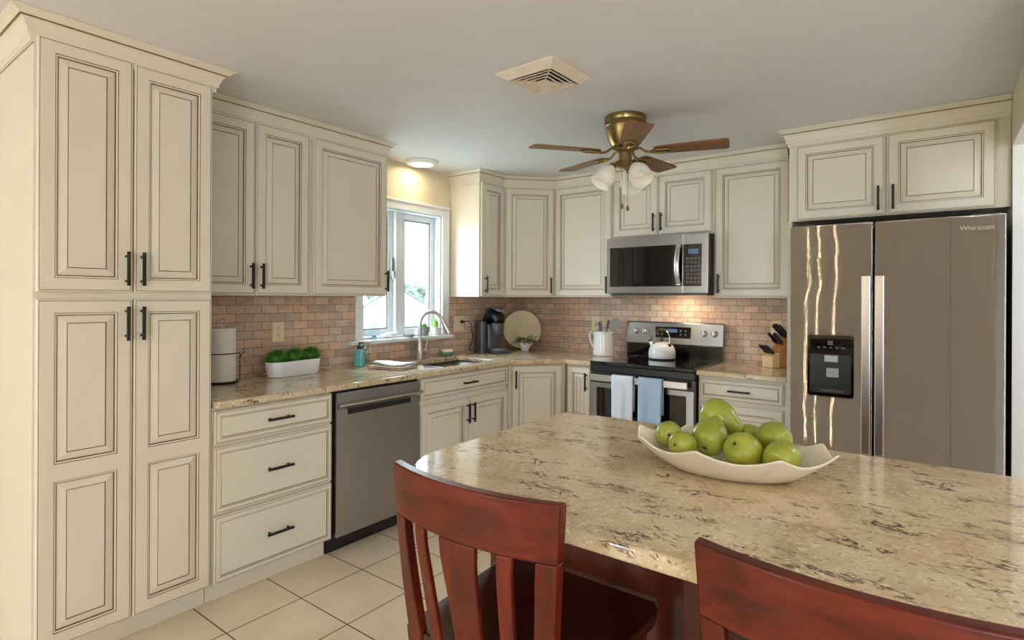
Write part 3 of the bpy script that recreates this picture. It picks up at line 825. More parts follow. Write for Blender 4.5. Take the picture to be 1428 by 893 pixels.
hp = [(-0.072, 0, 0.108), (-0.070, 0, 0.16)] + [(0.07 * math.cos(PI - k * PI / 10), 0, 0.165 + 0.055 * math.sin(k * PI / 10)) for k in range(11)] + [(0.070, 0, 0.16), (0.072, 0, 0.108)]
b = BM(); tube(b, hp, 0.004, 10); hd = obj('handle', b, 'chrome', t, smooth=50)
b = BM(); tube(b, [hp[k] for k in range(4, 10)], 0.009, 10); obj('grip', b, 'stem', hd, smooth=50)
b = BM()
for s in (-1, 1): box(b, s * 0.072 - 0.008, s * 0.072 + 0.008, -0.012, 0.012, 0.096, 0.116)
obj('handle_bracket', b, 'stem', t, bevel=0.002)

# ------------------------------------------------------------------ microwave
t = thing('microwave_oven', 'stainless over the range microwave below the short wall cabinet', 'microwave', (1.152, -0.410, 1.391))
MW, MH = 0.759, 0.4225
b = BM(); box(b, 0.002, MW - 0.002, 0.003, 0.400, 0.012, MH); obj('body', b, 'blackp', t)
b = BM(); box(b, 0.02, MW - 0.02, 0.02, 0.38, 0.0, 0.012); obj('underside', b, 'greyp', t)
b = BM(); box(b, 0, 0.587, -0.022, 0.002, 0.014, MH); md = obj('door', b, 'steel', t, bevel=0.003)
b = BM(); box(b, 0.028, 0.585, -0.0235, -0.021, 0.062, 0.352); obj('window', b, 'bglass', md, bevel=0.0008)
hp = [(0.556, -0.026, 0.070)] + [(0.556, -0.026 - 0.036 * math.sin(PI * k / 12) ** 0.7, 0.078 + 0.262 * k / 12) for k in range(0, 13)] + [(0.556, -0.026, 0.348)]
b = BM()
v = tube(b, hp, 0.017, 12, flat=0.35); obj('handle', b, 'hsteel', md, smooth=50)
b = BM(); box(b, 0.5885, MW, -0.022, 0.002, 0.014, MH); mc = obj('control_panel', b, 'steel', t, bevel=0.003)
b = BM(); box(b, 0.5885, MW - 0.042, -0.0235, -0.021, 0.062, 0.352); kp = obj('keypad', b, 'bglass', mc, bevel=0.0008)
b = BM(); box(b, 0.625, 0.695, -0.0245, -0.0234, 0.285, 0.318); obj('display', b, 'lcd', kp)
for i in range(4):
    for j in range(7):
        b = BM(); box(b, 0.612 + i * 0.026, 0.630 + i * 0.026, -0.0242, -0.0234, 0.082 + j * 0.027, 0.098 + j * 0.027); obj('key', b, 'greyp', kp)
text('logo', 'Whirlpool', 0.021, 'silverp', md, (0.372, -0.0223, 0.392), (PI / 2, 0, 0))
light('cooktop_lamp', 'AREA', (1.62, -0.20, 1.386), 1.7, WARM, 0.09, (1.62, -0.12, 0.9))

# ------------------------------------------------------------------ refrigerator
t = thing('refrigerator', 'stainless side by side refrigerator with black ice dispenser', 'refrigerator', (2.497, -0.780, 0))
FW = 0.899
b = BM(); box(b, 0.008, FW - 0.008, 0.0, 0.74, 0.03, 1.745); obj('body', b, 'blackp', t)
def fdoor(x0, x1):
    b = BM()
    box(b, x0, x1, -0.065, -0.004, 0.055, 1.766)
    return obj('door', b, 'fsteel', t, smooth=35, bevel=0.007, seg=3)
SPL = 0.388
dl = fdoor(0.0, SPL - 0.0025); dr_ = fdoor(SPL + 0.0045, FW)
def fhandle(door_, x0, x1):
    b = BM(); box(b, x0, x1, -0.102, -0.088, 0.58, 1.49)
    for z0 in (0.60, 1.43): box(b, x0 + 0.008, x1 - 0.008, -0.089, -0.06, z0, z0 + 0.04)
    obj('handle', b, 'hsteel', door_, bevel=0.004, seg=3)
fhandle(dl, 0.338, 0.378); fhandle(dr_, 0.396, 0.436)
# dispenser
b = BM()
fr = rrect(0.088, 0.304, 0.852, 1.178, 0.014)
hole = rrect(0.100, 0.292, 0.872, 1.075, 0.010)
vs = prism(b, [(x, z) for x, z in fr], 0.0, 0.010, holes=[hole])
bmesh.ops.transform(b, matrix=Matrix(((1, 0, 0, 0), (0, 0, -1, -0.0615), (0, 1, 0, 0), (0, 0, 0, 1))), verts=b.verts[:])
dsp = obj('dispenser', b, 'bglass', dl, bevel=0.002)
b = BM(); box(b, 0.100, 0.292, -0.0668, -0.0652, 0.873, 1.074); obj('cavity_back', b, 'blackp', dsp)
b = BM(); box(b, 0.168, 0.232, -0.0715, -0.0636, 1.035, 1.072); obj('chute', b, 'silverp', dsp, bevel=0.003)
b = BM(); box(b, 0.178, 0.236, -0.078, -0.0636, 0.955, 1.005); obj('paddle', b, 'silverp', dsp, bevel=0.004)
b = BM(); box(b, 0.150, 0.262, -0.075, -0.0636, 0.878, 0.890); obj('drip_tray', b, 'greyp', dsp, bevel=0.002)
for i in range(5):
    b = BM(); box(b, 0.135 + i * 0.028, 0.150 + i * 0.028, -0.0725, -0.0716, 1.108, 1.116); obj('button', b, 'greyp', dsp)
b = BM(); box(b, 0.184, 0.208, -0.0725, -0.0716, 1.125, 1.148); obj('display', b, 'greyp', dsp)
text('logo', 'Whirlpool', 0.030, 'chrome', dr_, (0.795, -0.0655, 1.705), (PI / 2, 0, R(0.0)), 0.0012)
b = BM(); box(b, 0.02, 0.12, -0.05, 0.05, 1.746, 1.775); box(b, FW - 0.12, FW - 0.02, -0.05, 0.05, 1.746, 1.775)
obj('hinge_cover', b, 'blackp', t, bevel=0.004)
b = BM(); box(b, 0.02, FW - 0.02, -0.03, 0.02, 0.002, 0.05); obj('base_grille', b, 'blackp', t)

# ------------------------------------------------------------------ island
t = thing('kitchen_island', 'cherry wood island base below the large speckled countertop', 'island', (2.06, -2.90, 0))
b = BM(); box(b, 0, 1.82, 0, 0.55, 0.09, 0.8785); obj('body', b, 'island', t)
b = BM(); box(b, 0.05, 1.77, 0.05, 0.50, 0.001, 0.0895); obj('toe_kick', b, 'seatw', t)
b = BM()
for x0 in (0.0, 0.60, 1.20, 1.74):
    b = BM(); box(b, x0, x0 + 0.08, -0.012, -0.0005, 0.0905, 0.878); obj('stile', b, 'island', t, bevel=0.003)
rc = 0.20
isl = [(3.95, -2.303), (1.975, -2.303), (1.958, -2.320), (1.958, -3.04)] + [(1.958 + 0.30 * (1 - math.cos(R(k * 9))), -3.04 - 0.252 * math.sin(R(k * 9))) for k in range(1, 11)] + [(3.95, -3.292)]
b = BM(); prism(b, isl, 0.8795, 0.914)
tag(obj('island_countertop', b, 'quartz', bevel=0.008, seg=4), 'large speckled tan quartz countertop on the cherry island', 'countertop')

# ------------------------------------------------------------------ bar stools
def make_stool():
    t = thing('bar_stool', None, 'chair')
    def bow(x, z):      # y of the curved back plane; negative = towards the viewer
        lean = (z - 0.62) * -0.055
        return -0.405 + lean - 0.045 * (1 - (x / 0.235) ** 2) * min(1, (z - 0.55) / 0.3) + 0.02
    def bent(name, xl, xr, z0, z1, th, mat, nz=14, nx=None, top_r=0.0):
        """curved board: xl(z), xr(z) give its edges"""
        b = BM(); nx = nx or 3
        F = [[None] * (nx + 1) for _ in range(nz + 1)]; B = [[None] * (nx + 1) for _ in range(nz + 1)]
        for j in range(nz + 1):
            z = z0 + (z1 - z0) * j / nz
            for i in range(nx + 1):
                x = xl(z) + (xr(z) - xl(z)) * i / nx
                zz = z(x) if callable(z) else z
                F[j][i] = b.verts.new((x, bow(x, zz), zz)); B[j][i] = b.verts.new((x, bow(x, zz) + th, zz))
        for j in range(nz):
            for i in range(nx):
                b.faces.new((F[j][i], F[j][i + 1], F[j + 1][i + 1], F[j + 1][i])); b.faces.new((B[j][i], B[j + 1][i], B[j + 1][i + 1], B[j][i + 1]))
            b.faces.new((F[j][0], F[j + 1][0], B[j + 1][0], B[j][0])); b.faces.new((F[j][nx], B[j][nx], B[j + 1][nx], F[j + 1][nx]))
        for i in range(nx):
            b.faces.new((F[0][i], B[0][i], B[0][i + 1], F[0][i + 1])); b.faces.new((F[nz][i], F[nz][i + 1], B[nz][i + 1], B[nz][i]))
        bmesh.ops.recalc_face_normals(b, faces=b.faces[:])
        return obj(name, b, mat, t, bevel=0.004, seg=3, smooth=40)
    s = lambda z: (z - 0.62) / 0.38                 # 0 at the seat, 1 at the top
    hw = lambda z: 0.190 + 0.032 * max(0, s(z)) ** 0.8
    # top rail
    bent('top_rail', lambda z: -hw(z), lambda z: hw(z), 0.888, 1.0, 0.026, 'cherryh', nz=6, nx=16)
    for sg in (-1, 1):
        bent('back_post', lambda z: sg * hw(z) - (0.040 if sg > 0 else 0), lambda z: sg * hw(z) + (0.040 if sg < 0 else 0), 0.585, 0.889, 0.026, 'cherry')
    for sg in (-1, 1):
        cx = lambda z: sg * (0.100 + 0.022 * s(z) ** 1.5)
        bent('slat', lambda z: cx(z) - 0.016, lambda z: cx(z) + 0.016, 0.632, 0.889, 0.014, 'cherry')
    sw = lambda z: 0.036 + 0.022 * s(z) ** 1.6
    bent('splat', lambda z: -sw(z), lambda z: sw(z), 0.632, 0.889, 0.014, 'cherry', nx=4)
    # saddle seat
    b = BM(); n = 16
    def zt(x, y): return 0.630 - 0.012 * max(0, 1 - (x / 0.2) ** 2) * max(0, 1 - ((y + 0.2) / 0.22) ** 2)
    X = lambda u, v: (u * 2 - 1) * (0.205 + 0.030 * v)
    top = [[None] * (n + 1) for _ in range(n + 1)]; bot = [[None] * (n + 1) for _ in range(n + 1)]
    for i in range(n + 1):
        for j in range(n + 1):
            u, v = i / n, j / n
            x = X(u, v); y = -0.385 + 0.435 * v
            r_ = 0.05; # round the front corners a little
            if v > 0.88: x *= 1 - 0.12 * ((v - 0.88) / 0.12) ** 2
            top[i][j] = b.verts.new((x, y, zt(x, y))); bot[i][j] = b.verts.new((x * 0.97, y, 0.592))
    for i in range(n):
        for j in range(n):
            b.faces.new((top[i][j], top[i + 1][j], top[i + 1][j + 1], top[i][j + 1])); b.faces.new((bot[i][j], bot[i][j + 1], bot[i + 1][j + 1], bot[i + 1][j]))
    for k in range(n):
        b.faces.new((top[k][0], bot[k][0], bot[k + 1][0], top[k + 1][0])); b.faces.new((top[k][n], top[k + 1][n], bot[k + 1][n], bot[k][n]))
        b.faces.new((top[0][k], top[0][k + 1], bot[0][k + 1], bot[0][k])); b.faces.new((top[n][k], bot[n][k], bot[n][k + 1], top[n][k + 1]))
    bmesh.ops.recalc_face_normals(b, faces=b.faces[:])
    obj('seat', b, 'seatw', t, smooth=50, bevel=0.006, seg=3)
    def leg(p0, p1, w0, w1):
        b = BM(); vs = []
        for p, w in ((p0, w0), (p1, w1)):
            vs.append([b.verts.new((p[0] + sx * w, p[1] + sy * w, p[2])) for sx, sy in ((-1, -1), (1, -1), (1, 1), (-1, 1))])
        for k in range(4): b.faces.new((vs[0][k], vs[0][(k + 1) % 4], vs[1][(k + 1) % 4], vs[1][k]))
        b.faces.new(vs[0][::-1]); b.faces.new(vs[1])
        bmesh.ops.recalc_face_normals(b, faces=b.faces[:])
        obj('leg', b, 'cherry', t, bevel=0.003)
    for sg in (-1, 1):
        leg((sg * 0.170, -0.368, 0.590), (sg * 0.20, -0.415, 0.001), 0.019, 0.015)
        leg((sg * 0.180, 0.0, 0.590), (sg * 0.20, 0.015, 0.001), 0.019, 0.015)
    for (a, c, z) in (((-0.19, 0.006), (0.19, 0.006), 0.20), ((-0.19, -0.395), (0.19, -0.395), 0.30), ((-0.188, -0.39), (-0.188, 0.004), 0.25), ((0.188, -0.39), (0.188, 0.004), 0.25)):
        b = BM(); tube(b, [(a[0], a[1], z), (c[0], c[1], z)], 0.0115, 10); obj('stretcher', b, 'cherry', t, smooth=50)
    return t
st = make_stool()
GS = 'cherry bar stools drawn up to the island'
st.location = (2.397, -2.990, 0); tag(st, 'cherry slat back bar stool nearer the dishwasher at the island', 'chair', GS)
st2 = copy_tree(st); st2.location = (3.078, -2.985, 0)
tag(st2, 'cherry bar stool at lower right with only its back rail in view', 'chair', GS)

# ------------------------------------------------------------------ bowl of pears
t = thing('serving_bowl', 'long white scalloped ceramic bowl holding pears on the island', 'bowl', (2.712, -2.715, 0.9142), R(6))
b = BM(); NT_, NR = 128, 14; grid = []
for i in range(NT_):
    a = 2 * PI * i / NT_
    ca, sa = math.cos(a), math.sin(a)
    rip = 1 - 1.7 * abs(math.sin(4 * (a - R(213)))) ** 0.8      # pointed crests, round hollows
    tip = max(0, abs(ca) - 0.75) / 0.25
    ra = 0.246 * (1 + 0.045 * rip + 0.02 * tip); rb_ = 0.152 * (1 + 0.07 * rip)
    rimz = 0.070 + 0.006 * tip + 0.015 * rip
    col = []
    for j in range(NR + 1):
        s_ = j / NR
        k = 0.58 + 0.42 * s_
        z = 0.003 + (rimz - 0.003) * (s_ ** 1.35)
        amp = s_ ** 2
        x = ca * k * (0.246 * (1 - amp) + ra * amp); y = sa * k * (0.152 * (1 - amp) + rb_ * amp)
        col.append(b.verts.new((x, y, z)))
    grid.append(col)
for i in range(NT_):
    i2 = (i + 1) % NT_
    for j in range(NR): b.faces.new((grid[i][j], grid[i2][j], grid[i2][j + 1], grid[i][j + 1]))
b.faces.new([g[0] for g in grid])
bmesh.ops.recalc_face_normals(b, faces=b.faces[:])
bw = obj('shell', b, 'creamc', t, smooth=180)
md_ = bw.modifiers.new('solid', 'SOLIDIFY'); md_.thickness = 0.005; md_.offset = 0.0
md_ = bw.modifiers.new('bev', 'SUBSURF'); md_.levels = 1; md_.render_levels = 1
b = BM(); prism(b, [(0.135 * math.cos(2 * PI * k / 40), 0.085 * math.sin(2 * PI * k / 40)) for k in range(40)], 0.0, 0.0035)
obj('foot', b, 'creamc', t)
def make_pear():
    r = thing('pear', None, 'pear')
    b = BM()
    prof = [(0, -0.0470), (0.007, -0.0465), (0.011, -0.0485), (0.022, -0.0480), (0.035, -0.042), (0.0440, -0.029), (0.0475, -0.012), (0.0470, 0.004), (0.0425, 0.020),
            (0.0345, 0.034), (0.0265, 0.047), (0.0205, 0.058), (0.0160, 0.066), (0.010, 0.0715), (0.004, 0.0715), (0, 0.070)]
    lathe(b, prof, 28)
    obj('flesh', b, 'pear', r, smooth=180, subsurf=1)
    b = BM(); tube(b, [(0, 0, 0.069), (0.001, 0.001, 0.080), (0.005, 0.003, 0.092)], [0.0026, 0.0020, 0.0026], 8); obj('stem', b, 'stem', r, smooth=180)
    b = BM()
    for k in range(5):
        a = 2 * PI * k / 5
        tube(b, [(0.002 * math.cos(a), 0.002 * math.sin(a), -0.0468), (0.006 * math.cos(a), 0.006 * math.sin(a), -0.0495)], [0.0022, 0.0008], 6)
    obj('calyx', b, 'stem', r)
    return r
pr = make_pear()
PE = [  # place, stem direction, size, label
 ((2.548, -2.716, 0.986), (-0.35, 0.8, -0.15), 0.80, 'green pear at the left end of the bowl'),
 ((2.612, -2.777, 0.981), (0.3, 0.9, -0.1), 0.74, 'green pear low between the leftmost pear and the upright pear'),
 ((2.658, -2.702, 0.996), (0.0, 0.75, 0.45), 1.0, 'green pear sitting tall in front of the topmost pear, calyx towards the viewer'),
 ((2.654, -2.610, 1.032), (0.85, -0.10, -0.42), 1.02, 'topmost green pear lying on the heap with its narrow end right'),
 ((2.758, -2.740, 0.976), (0.30, 0.72, -0.55), 1.0, 'green pear at the front of the bowl with calyx facing up'),
 ((2.806, -2.640, 1.000), (-0.10, 0.80, 0.20), 0.98, 'green pear standing at the back right of the heap'),
 ((2.848, -2.738, 0.978), (0.15, 0.9, 0.1), 0.92, 'green pear at the right end of the heap, front'),
 ((2.728, -2.580, 0.982), (0.3, 0.8, 0.1), 0.76, 'green pear mostly hidden at the middle back of the bowl'),
]
for i, (lc, d, s_, lb) in enumerate(PE):
    o = pr if i == 0 else copy_tree(pr)
    o.location = lc; o.scale = (s_, s_, s_)
    o.rotation_mode = 'QUATERNION'; o.rotation_quaternion = Vector(d).to_track_quat('Z', 'Y')
    tag(o, lb, 'pear', 'green pears in the white bowl')

# ------------------------------------------------------------------ things on the window wall counter
CT = 0.9082
t = thing('paper_towel_holder', 'black wire paper towel holder beside the pantry', 'holder', (0.118, -2.795, CT))
b = BM(); lathe(b, [(0, 0.001), (0.080, 0.001), (0.082, 0.006), (0.078, 0.011), (0, 0.011)], 32); obj('base', b, 'blackp', t, smooth=40)
b = BM(); tube(b, [(0, 0, 0.012), (0, 0, 0.315)], 0.005, 10)
lp = [(0, 0, 0.312)] + [(0.012 * math.sin(k * PI * 2 / 12), 0.012 * math.sin(k * 2 * PI / 12) * 0.6, 0.327 - 0.015 * math.cos(k * PI * 2 / 12)) for k in range(13)]
tube(b, lp, 0.003, 8); obj('rod', b, 'chrome', t, smooth=50)
b = BM(); tube(b, [(0.04, 0.076, 0.010), (0.04, 0.076, 0.155), (0.030, 0.080, 0.160), (0.07, 0.048, 0.160), (0.086, 0.0, 0.160), (0.07, -0.048, 0.160), (0.03, -0.080, 0.158)], 0.0028, 8)
tube(b, [(0.04, 0.076, 0.135), (0.045, 0.098, 0.165), (0.043, 0.090, 0.180)], 0.0026, 8); obj('arm', b, 'blackp', t, smooth=50)
b = BM(); lathe(b, [(0.021, 0.012), (0.066, 0.012), (0.067, 0.016), (0.067, 0.288), (0.066, 0.292), (0.021, 0.292), (0.021, 0.012)], 40)
tag(obj('paper_towel_roll', b, 'paper', loc=(0.118, -2.795, CT), smooth=40), 'white paper towel roll on the holder beside the pantry', 'paper towel')
# planter trough with three grass balls
t = thing('planter', 'long white trough planter with three clipped grass balls', 'planter', (0.125, -2.382, CT), R(8))
b = BM()
def trough(z, gx, gy): return [(x * gx, y * gy) for x, y in rrect(-0.062, 0.062, -0.180, 0.180, 0.06, 8)]
lv = [(0.001, 0.86, 0.90), (0.004, 0.9, 0.93), (0.086, 1.0, 1.0), (0.089, 0.99, 0.995), (0.086, 0.93, 0.975), (0.066, 0.90, 0.96)]
rg = [[b.verts.new((x, y, z)) for x, y in trough(z, gx, gy)] for z, gx, gy in lv]
for a_, c_ in zip(rg[:-1], rg[1:]):
    for k in range(len(a_)): b.faces.new((a_[k], a_[(k + 1) % len(a_)], c_[(k + 1) % len(a_)], c_[k]))
b.faces.new(rg[0][::-1]); b.faces.new(rg[-1])
bmesh.ops.recalc_face_normals(b, faces=b.faces[:])
obj('trough', b, 'ceramic', t, smooth=40)
b = BM(); prism(b, [(x * 0.89, y * 0.95) for x, y in rrect(-0.062, 0.062, -0.180, 0.180, 0.06, 8)], 0.0665, 0.070); obj('soil', b, 'soil', t)
def grass_ball(cx, cy, cz, r):
    b = BM(); bmesh.ops.create_icosphere(b, subdivisions=2, radius=r * 0.62)
    rnd = random.Random(int(cy * 1000))
    for k in range(1500):
        z = rnd.uniform(-0.75, 1); a = rnd.uniform(0, 2 * PI); q = math.sqrt(1 - z * z)
        d = Vector((q * math.cos(a), q * math.sin(a), z))
        e = (d + Vector((rnd.uniform(-.5, .5), rnd.uniform(-.5, .5), rnd.uniform(-.3, .5))) * 0.7).normalized()
        s_ = d.cross(Vector((rnd.random(), rnd.random(), rnd.random() + .1))).normalized() * 0.0014
        p0 = d * r * 0.60; p1 = d * r * 0.60 + e * r * rnd.uniform(0.30, 0.62)
        b.faces.new([b.verts.new(v) for v in (p0 - s_, p0 + s_, p1)])
    return obj('grass_ball', b, 'grass', t, (cx, cy, cz))
for y in (-0.122, 0.0, 0.122): grass_ball(0, y, 0.102, 0.064)
# soap bottles
def bottle(x, y, body, label, h, r, cap):
    t = thing('soap_dispenser', label, 'bottle', (x, y, CT), R(30), 'soap bottles beside the sink')
    b = BM(); prism(b, rrect(-r, r, -r, r, 0.010), 0.001, h); prism(b, [(0.012 * math.cos(2 * PI * k / 16), 0.012 * math.sin(2 * PI * k / 16)) for k in range(16)], h, h + 0.012)
    obj('bottle', b, body, t, bevel=0.003, smooth=40)
    b = BM(); lathe(b, [(0, h + 0.012), (0.015, h + 0.012), (0.015, h + 0.030), (0.006, h + 0.033), (0.005, h + 0.050), (0, h + 0.050)], 18)
    box(b, -0.008, 0.032, -0.006, 0.006, h + 0.046, h + 0.055); obj('pump', b, cap, t, bevel=0.001, smooth=40)
bottle(0.098, -1.888, 'teal', 'teal soap bottle with black pump, left of the folded towel', 0.106, 0.027, 'blackp')
bottle(0.060, -1.812, 'jar', 'clear soap bottle with silver pump beside the teal bottle', 0.098, 0.027, 'silverp')
# folded towel
t = thing('folded_dish_towel', 'folded white dish towel with beige stripe lying left of the sink', 'towel', (0.335, -1.805, CT), R(12))
def cloth(w, d, z, seed, lift, mat, name, ox=0, oy=0, rz=0):
    rnd = random.Random(seed); b = BM(); n = 16; G = []
    p1, p2 = rnd.random() * 6, rnd.random() * 6
    for i in range(n + 1):
        row = []
        for j in range(n + 1):
            u, v = i / n, j / n
            zz = z + lift * (0.5 + 0.5 * math.sin(u * 5 + p1)) * (0.5 + 0.5 * math.sin(v * 4 + p2)) + lift * 0.6 * (1 - u) ** 3
            row.append(b.verts.new(((u - .5) * w + 0.008 * math.sin(v * 6 + p1), (v - .5) * d + 0.008 * math.sin(u * 7 + p2), zz)))
        G.append(row)
    for i in range(n):
        for j in range(n): b.faces.new((G[i][j], G[i + 1][j], G[i + 1][j + 1], G[i][j + 1]))
    o = obj(name, b, mat, t, (ox, oy, 0), (0, 0, rz), smooth=180)
    s_ = o.modifiers.new('solid', 'SOLIDIFY'); s_.thickness = 0.006; s_.offset = 0
    return o
cloth(0.250, 0.190, 0.006, 1, 0.004, 'scarf', 'bottom_fold')
cloth(0.235, 0.180, 0.016, 2, 0.005, 'towelf', 'middle_fold', -0.004, 0.004, 0.05)
cloth(0.225, 0.165, 0.028, 4, 0.010, 'towelf', 'top_fold', -0.006, 0.008, 0.08)
# soap dish
t = thing('soap_dish', 'small blue green shell dish holding a soap bar right of the faucet', 'dish', (0.075, -1.035, CT))
b = BM(); n = 48; pr_ = [(0.018, 0.001), (0.030, 0.004), (0.045, 0.018), (0.054, 0.034), (0.050, 0.034), (0.040, 0.020), (0.0, 0.010)]
rows = []
for r_, z in pr_:
    if r_ == 0: rows.append([b.verts.new((0, 0, z))]); continue
    rows.append([b.verts.new((r_ * (1 + 0.06 * math.cos(8 * 2 * PI * k / n)) * math.cos(2 * PI * k / n), r_ * (1 + 0.06 * math.cos(8 * 2 * PI * k / n)) * math.sin(2 * PI * k / n), z)) for k in range(n)])
for a_, c_ in zip(rows[:-1], rows[1:]):
    for k in range(n):
        if len(c_) == 1: b.faces.new((a_[k], a_[(k + 1) % n], c_[0]))
        else: b.faces.new((a_[k], a_[(k + 1) % n], c_[(k + 1) % n], c_[k]))
b.faces.new(rows[0][::-1]); bmesh.ops.recalc_face_normals(b, faces=b.faces[:])
obj('dish', b, 'shell', t, smooth=50)
b = BM(); box(b, -0.042, 0.042, -0.026, 0.026, 0, 0.028)
tag(obj('soap_bar', b, 'creamc', loc=(0.077, -1.035, CT + 0.026), rot=(0, 0, R(70)), bevel=0.009, seg=3, smooth=60), 'cream soap bar lying in the shell dish', 'soap')

# window stool things
ZS = WZ0 - 0.0025
t = thing('glass_terrarium', 'clear teardrop glass terrarium with a small succulent on the window sill', 'terrarium', (0.018, -1.700, ZS))
b = BM(); lathe(b, [(0, 0.001), (0.03, 0.001), (0.040, 0.014), (0.044, 0.034), (0.037, 0.066), (0.022, 0.104), (0.010, 0.130), (0.007, 0.142), (0, 0.145)], 24); obj('globe', b, 'jar', t, smooth=180)
def rosette(parent, mat, n, r, z, seed, up=0.5, name='succulent', w=0.3):
    rnd = random.Random(seed); b = BM()
    for k in range(n):
        a = k * 2.4; f_ = 0.45 + 0.55 * k / n
        d = Vector((math.cos(a), math.sin(a), 0)); s_ = Vector((-d.y, d.x, 0)) * r * f_ * w
        u = up * (1.4 - f_) + rnd.uniform(-.1, .1)
        p0 = Vector((0, 0, z)); p1 = p0 + d * r * f_ * 0.55 + Vector((0, 0, r * u * 0.7)); p2 = p0 + d * r * f_ + Vector((0, 0, r * u))
        t_ = Vector((0, 0, r * 0.06))
        vs = [b.verts.new(q) for q in (p0, p1 - s_, p2, p1 + s_, p1 + t_)]
        for tri in ((0, 1, 4), (1, 2, 4), (2, 3, 4), (3, 0, 4), (0, 3, 2, 1)): b.faces.new([vs[i] for i in tri])
    bmesh.ops.recalc_face_normals(b, faces=b.faces[:])
    return obj(name, b, mat, parent)
rosette(t, 'leaf', 16, 0.030, 0.016, 3)
b = BM(); tube(b, [(-0.03, -0.035, 0.020), (-0.01, -0.012, 0.026), (0.012, 0.012, 0.026), (0.028, 0.03, 0.022)], [0.008, 0.020, 0.022, 0.010], 12)
tube(b, [(0.022, 0.024, 0.028), (0.030, 0.034, 0.040), (0.034, 0.046, 0.040)], [0.011, 0.013, 0.003], 10); tube(b, [(-0.03, -0.035, 0.020), (-0.045, -0.055, 0.026)], [0.008, 0.004], 8)
for s_ in (-1, 1): tube(b, [(s_ * 0.008, 0, 0.012), (s_ * 0.01, 0.004, 0.0008)], 0.003, 6)
tag(obj('bird_figurine', b, 'ceramic', loc=(0.02, -1.560, ZS), smooth=60), 'small white bird figurine on the sill right of the terrarium', 'figurine')
b = BM(); lathe(b, [(0, 0.001), (0.030, 0.001), (0.046, 0.022), (0.044, 0.024), (0.03, 0.008), (0, 0.006)], 24)
tag(obj('sill_dish', b, 'greyc', loc=(0.012, -1.375, ZS), smooth=40), 'shallow grey dish on the window sill left of the faucet', 'dish')
t = thing('potted_succulent', 'grey pot with a lime succulent on the sill behind the faucet', 'potted plant', (0.010, -1.215, ZS))
b = BM(); lathe(b, [(0, 0.001), (0.030, 0.001), (0.042, 0.064), (0.043, 0.070), (0.039, 0.070), (0.037, 0.060), (0, 0.058)], 24); obj('pot', b, 'greyc', t, smooth=40)
rosette(t, 'lime', 26, 0.048, 0.058, 5, 0.9)
t = thing('potted_grass', 'white pot of upright green grass at the right end of the window sill', 'potted plant', (0.010, -1.095, ZS))
b = BM(); lathe(b, [(0, 0.001), (0.028, 0.001), (0.038, 0.058), (0.036, 0.062), (0.033, 0.055), (0, 0.052)], 24); obj('pot', b, 'ceramic', t, smooth=40)
b = BM(); rnd = random.Random(9)
for k in range(90):
    a = rnd.uniform(0, 6.28); r_ = rnd.uniform(0, 0.026); p0 = Vector((r_ * math.cos(a), r_ * math.sin(a), 0.052))
    p1 = p0 + Vector((rnd.uniform(-.01, .01), rnd.uniform(-.01, .01), rnd.uniform(0.06, 0.11))); s_ = Vector((-math.sin(a), math.cos(a), 0)) * 0.003
    b.faces.new([b.verts.new(v) for v in (p0 - s_, p0 + s_, p1)])
obj('foliage', b, 'lime', t)

# ------------------------------------------------------------------ corner: coffee maker, tray, small plant
t = thing('coffee_maker', 'charcoal pod coffee maker plugged in at the corner of the counter', 'coffee maker', (0.150, -0.560, CT), R(66))
# local: front faces +x after rotation about z; use -y as the front
b = BM()
prism(b, rrect(-0.070, 0.085, -0.155, 0.115, 0.04), 0.001, 0.030)
obj('base', b, 'greyp', t, bevel=0.004, smooth=40)
b = BM()
prism(b, rrect(-0.060, 0.080, -0.020, 0.112, 0.035), 0.030, 0.235)
obj('column', b, 'greyp', t, bevel=0.004, smooth=40)
b = BM()  # curved head
hp = [(0.010, 0.095, 0.215), (0.010, 0.075, 0.262), (0.010, 0.03, 0.298), (0.010, -0.03, 0.310), (0.010, -0.085, 0.292), (0.010, -0.112, 0.258)]
tube(b, hp, [0.058, 0.064, 0.068, 0.068, 0.060, 0.040], 20, flat=0.85)
obj('head', b, 'blackp', t, smooth=60)
b = BM(); lathe(b, [(0, 0.155), (0.046, 0.155), (0.054, 0.175), (0.058, 0.225), (0.05, 0.25), (0, 0.25)], 24, 0, (0.010, -0.060, 0)); obj('pod_holder', b, 'greyp', t, smooth=50)
b = BM()
tube(b, [(0.010, 0.110, 0.240), (0.010, 0.085, 0.305), (0.010, 0.030, 0.368), (0.010, -0.05, 0.378), (0.010, -0.120, 0.350)], [0.020, 0.050, 0.058, 0.054, 0.034], 16, flat=0.16)
obj('lid_handle', b, 'silverp', t, smooth=60)
b = BM(); prism(b, rrect(-0.128, -0.062, -0.03, 0.110, 0.028), 0.001, 0.262); obj('water_tank', b, 'greyp', t, bevel=0.004, smooth=40)
b = BM(); prism(b, rrect(-0.122, -0.066, 0.111, 0.136, 0.010), 0.08, 0.258); obj('tank_window', b, 'silverp', t, bevel=0.003, smooth=40)
b = BM(); prism(b, rrect(-0.050, 0.065, -0.145, -0.035, 0.03), 0.0302, 0.040); obj('drip_tray', b, 'silverp', t, bevel=0.002, smooth=40)
mi = Matrix.Rotation(-R(66), 4, 'Z') @ Matrix.Translation((-0.150, 0.560, -CT))
cord = [(0.040, -0.800, 1.168), (0.058, -0.770, 1.170), (0.058, -0.735, 1.150), (0.045, -0.705, 1.09), (0.050, -0.700, 1.03), (0.055, -0.730, 0.975), (0.052, -0.745, 0.945), (0.05, -0.70, 0.918), (0.06, -0.655, 0.914), (0.08, -0.62, 0.914)]
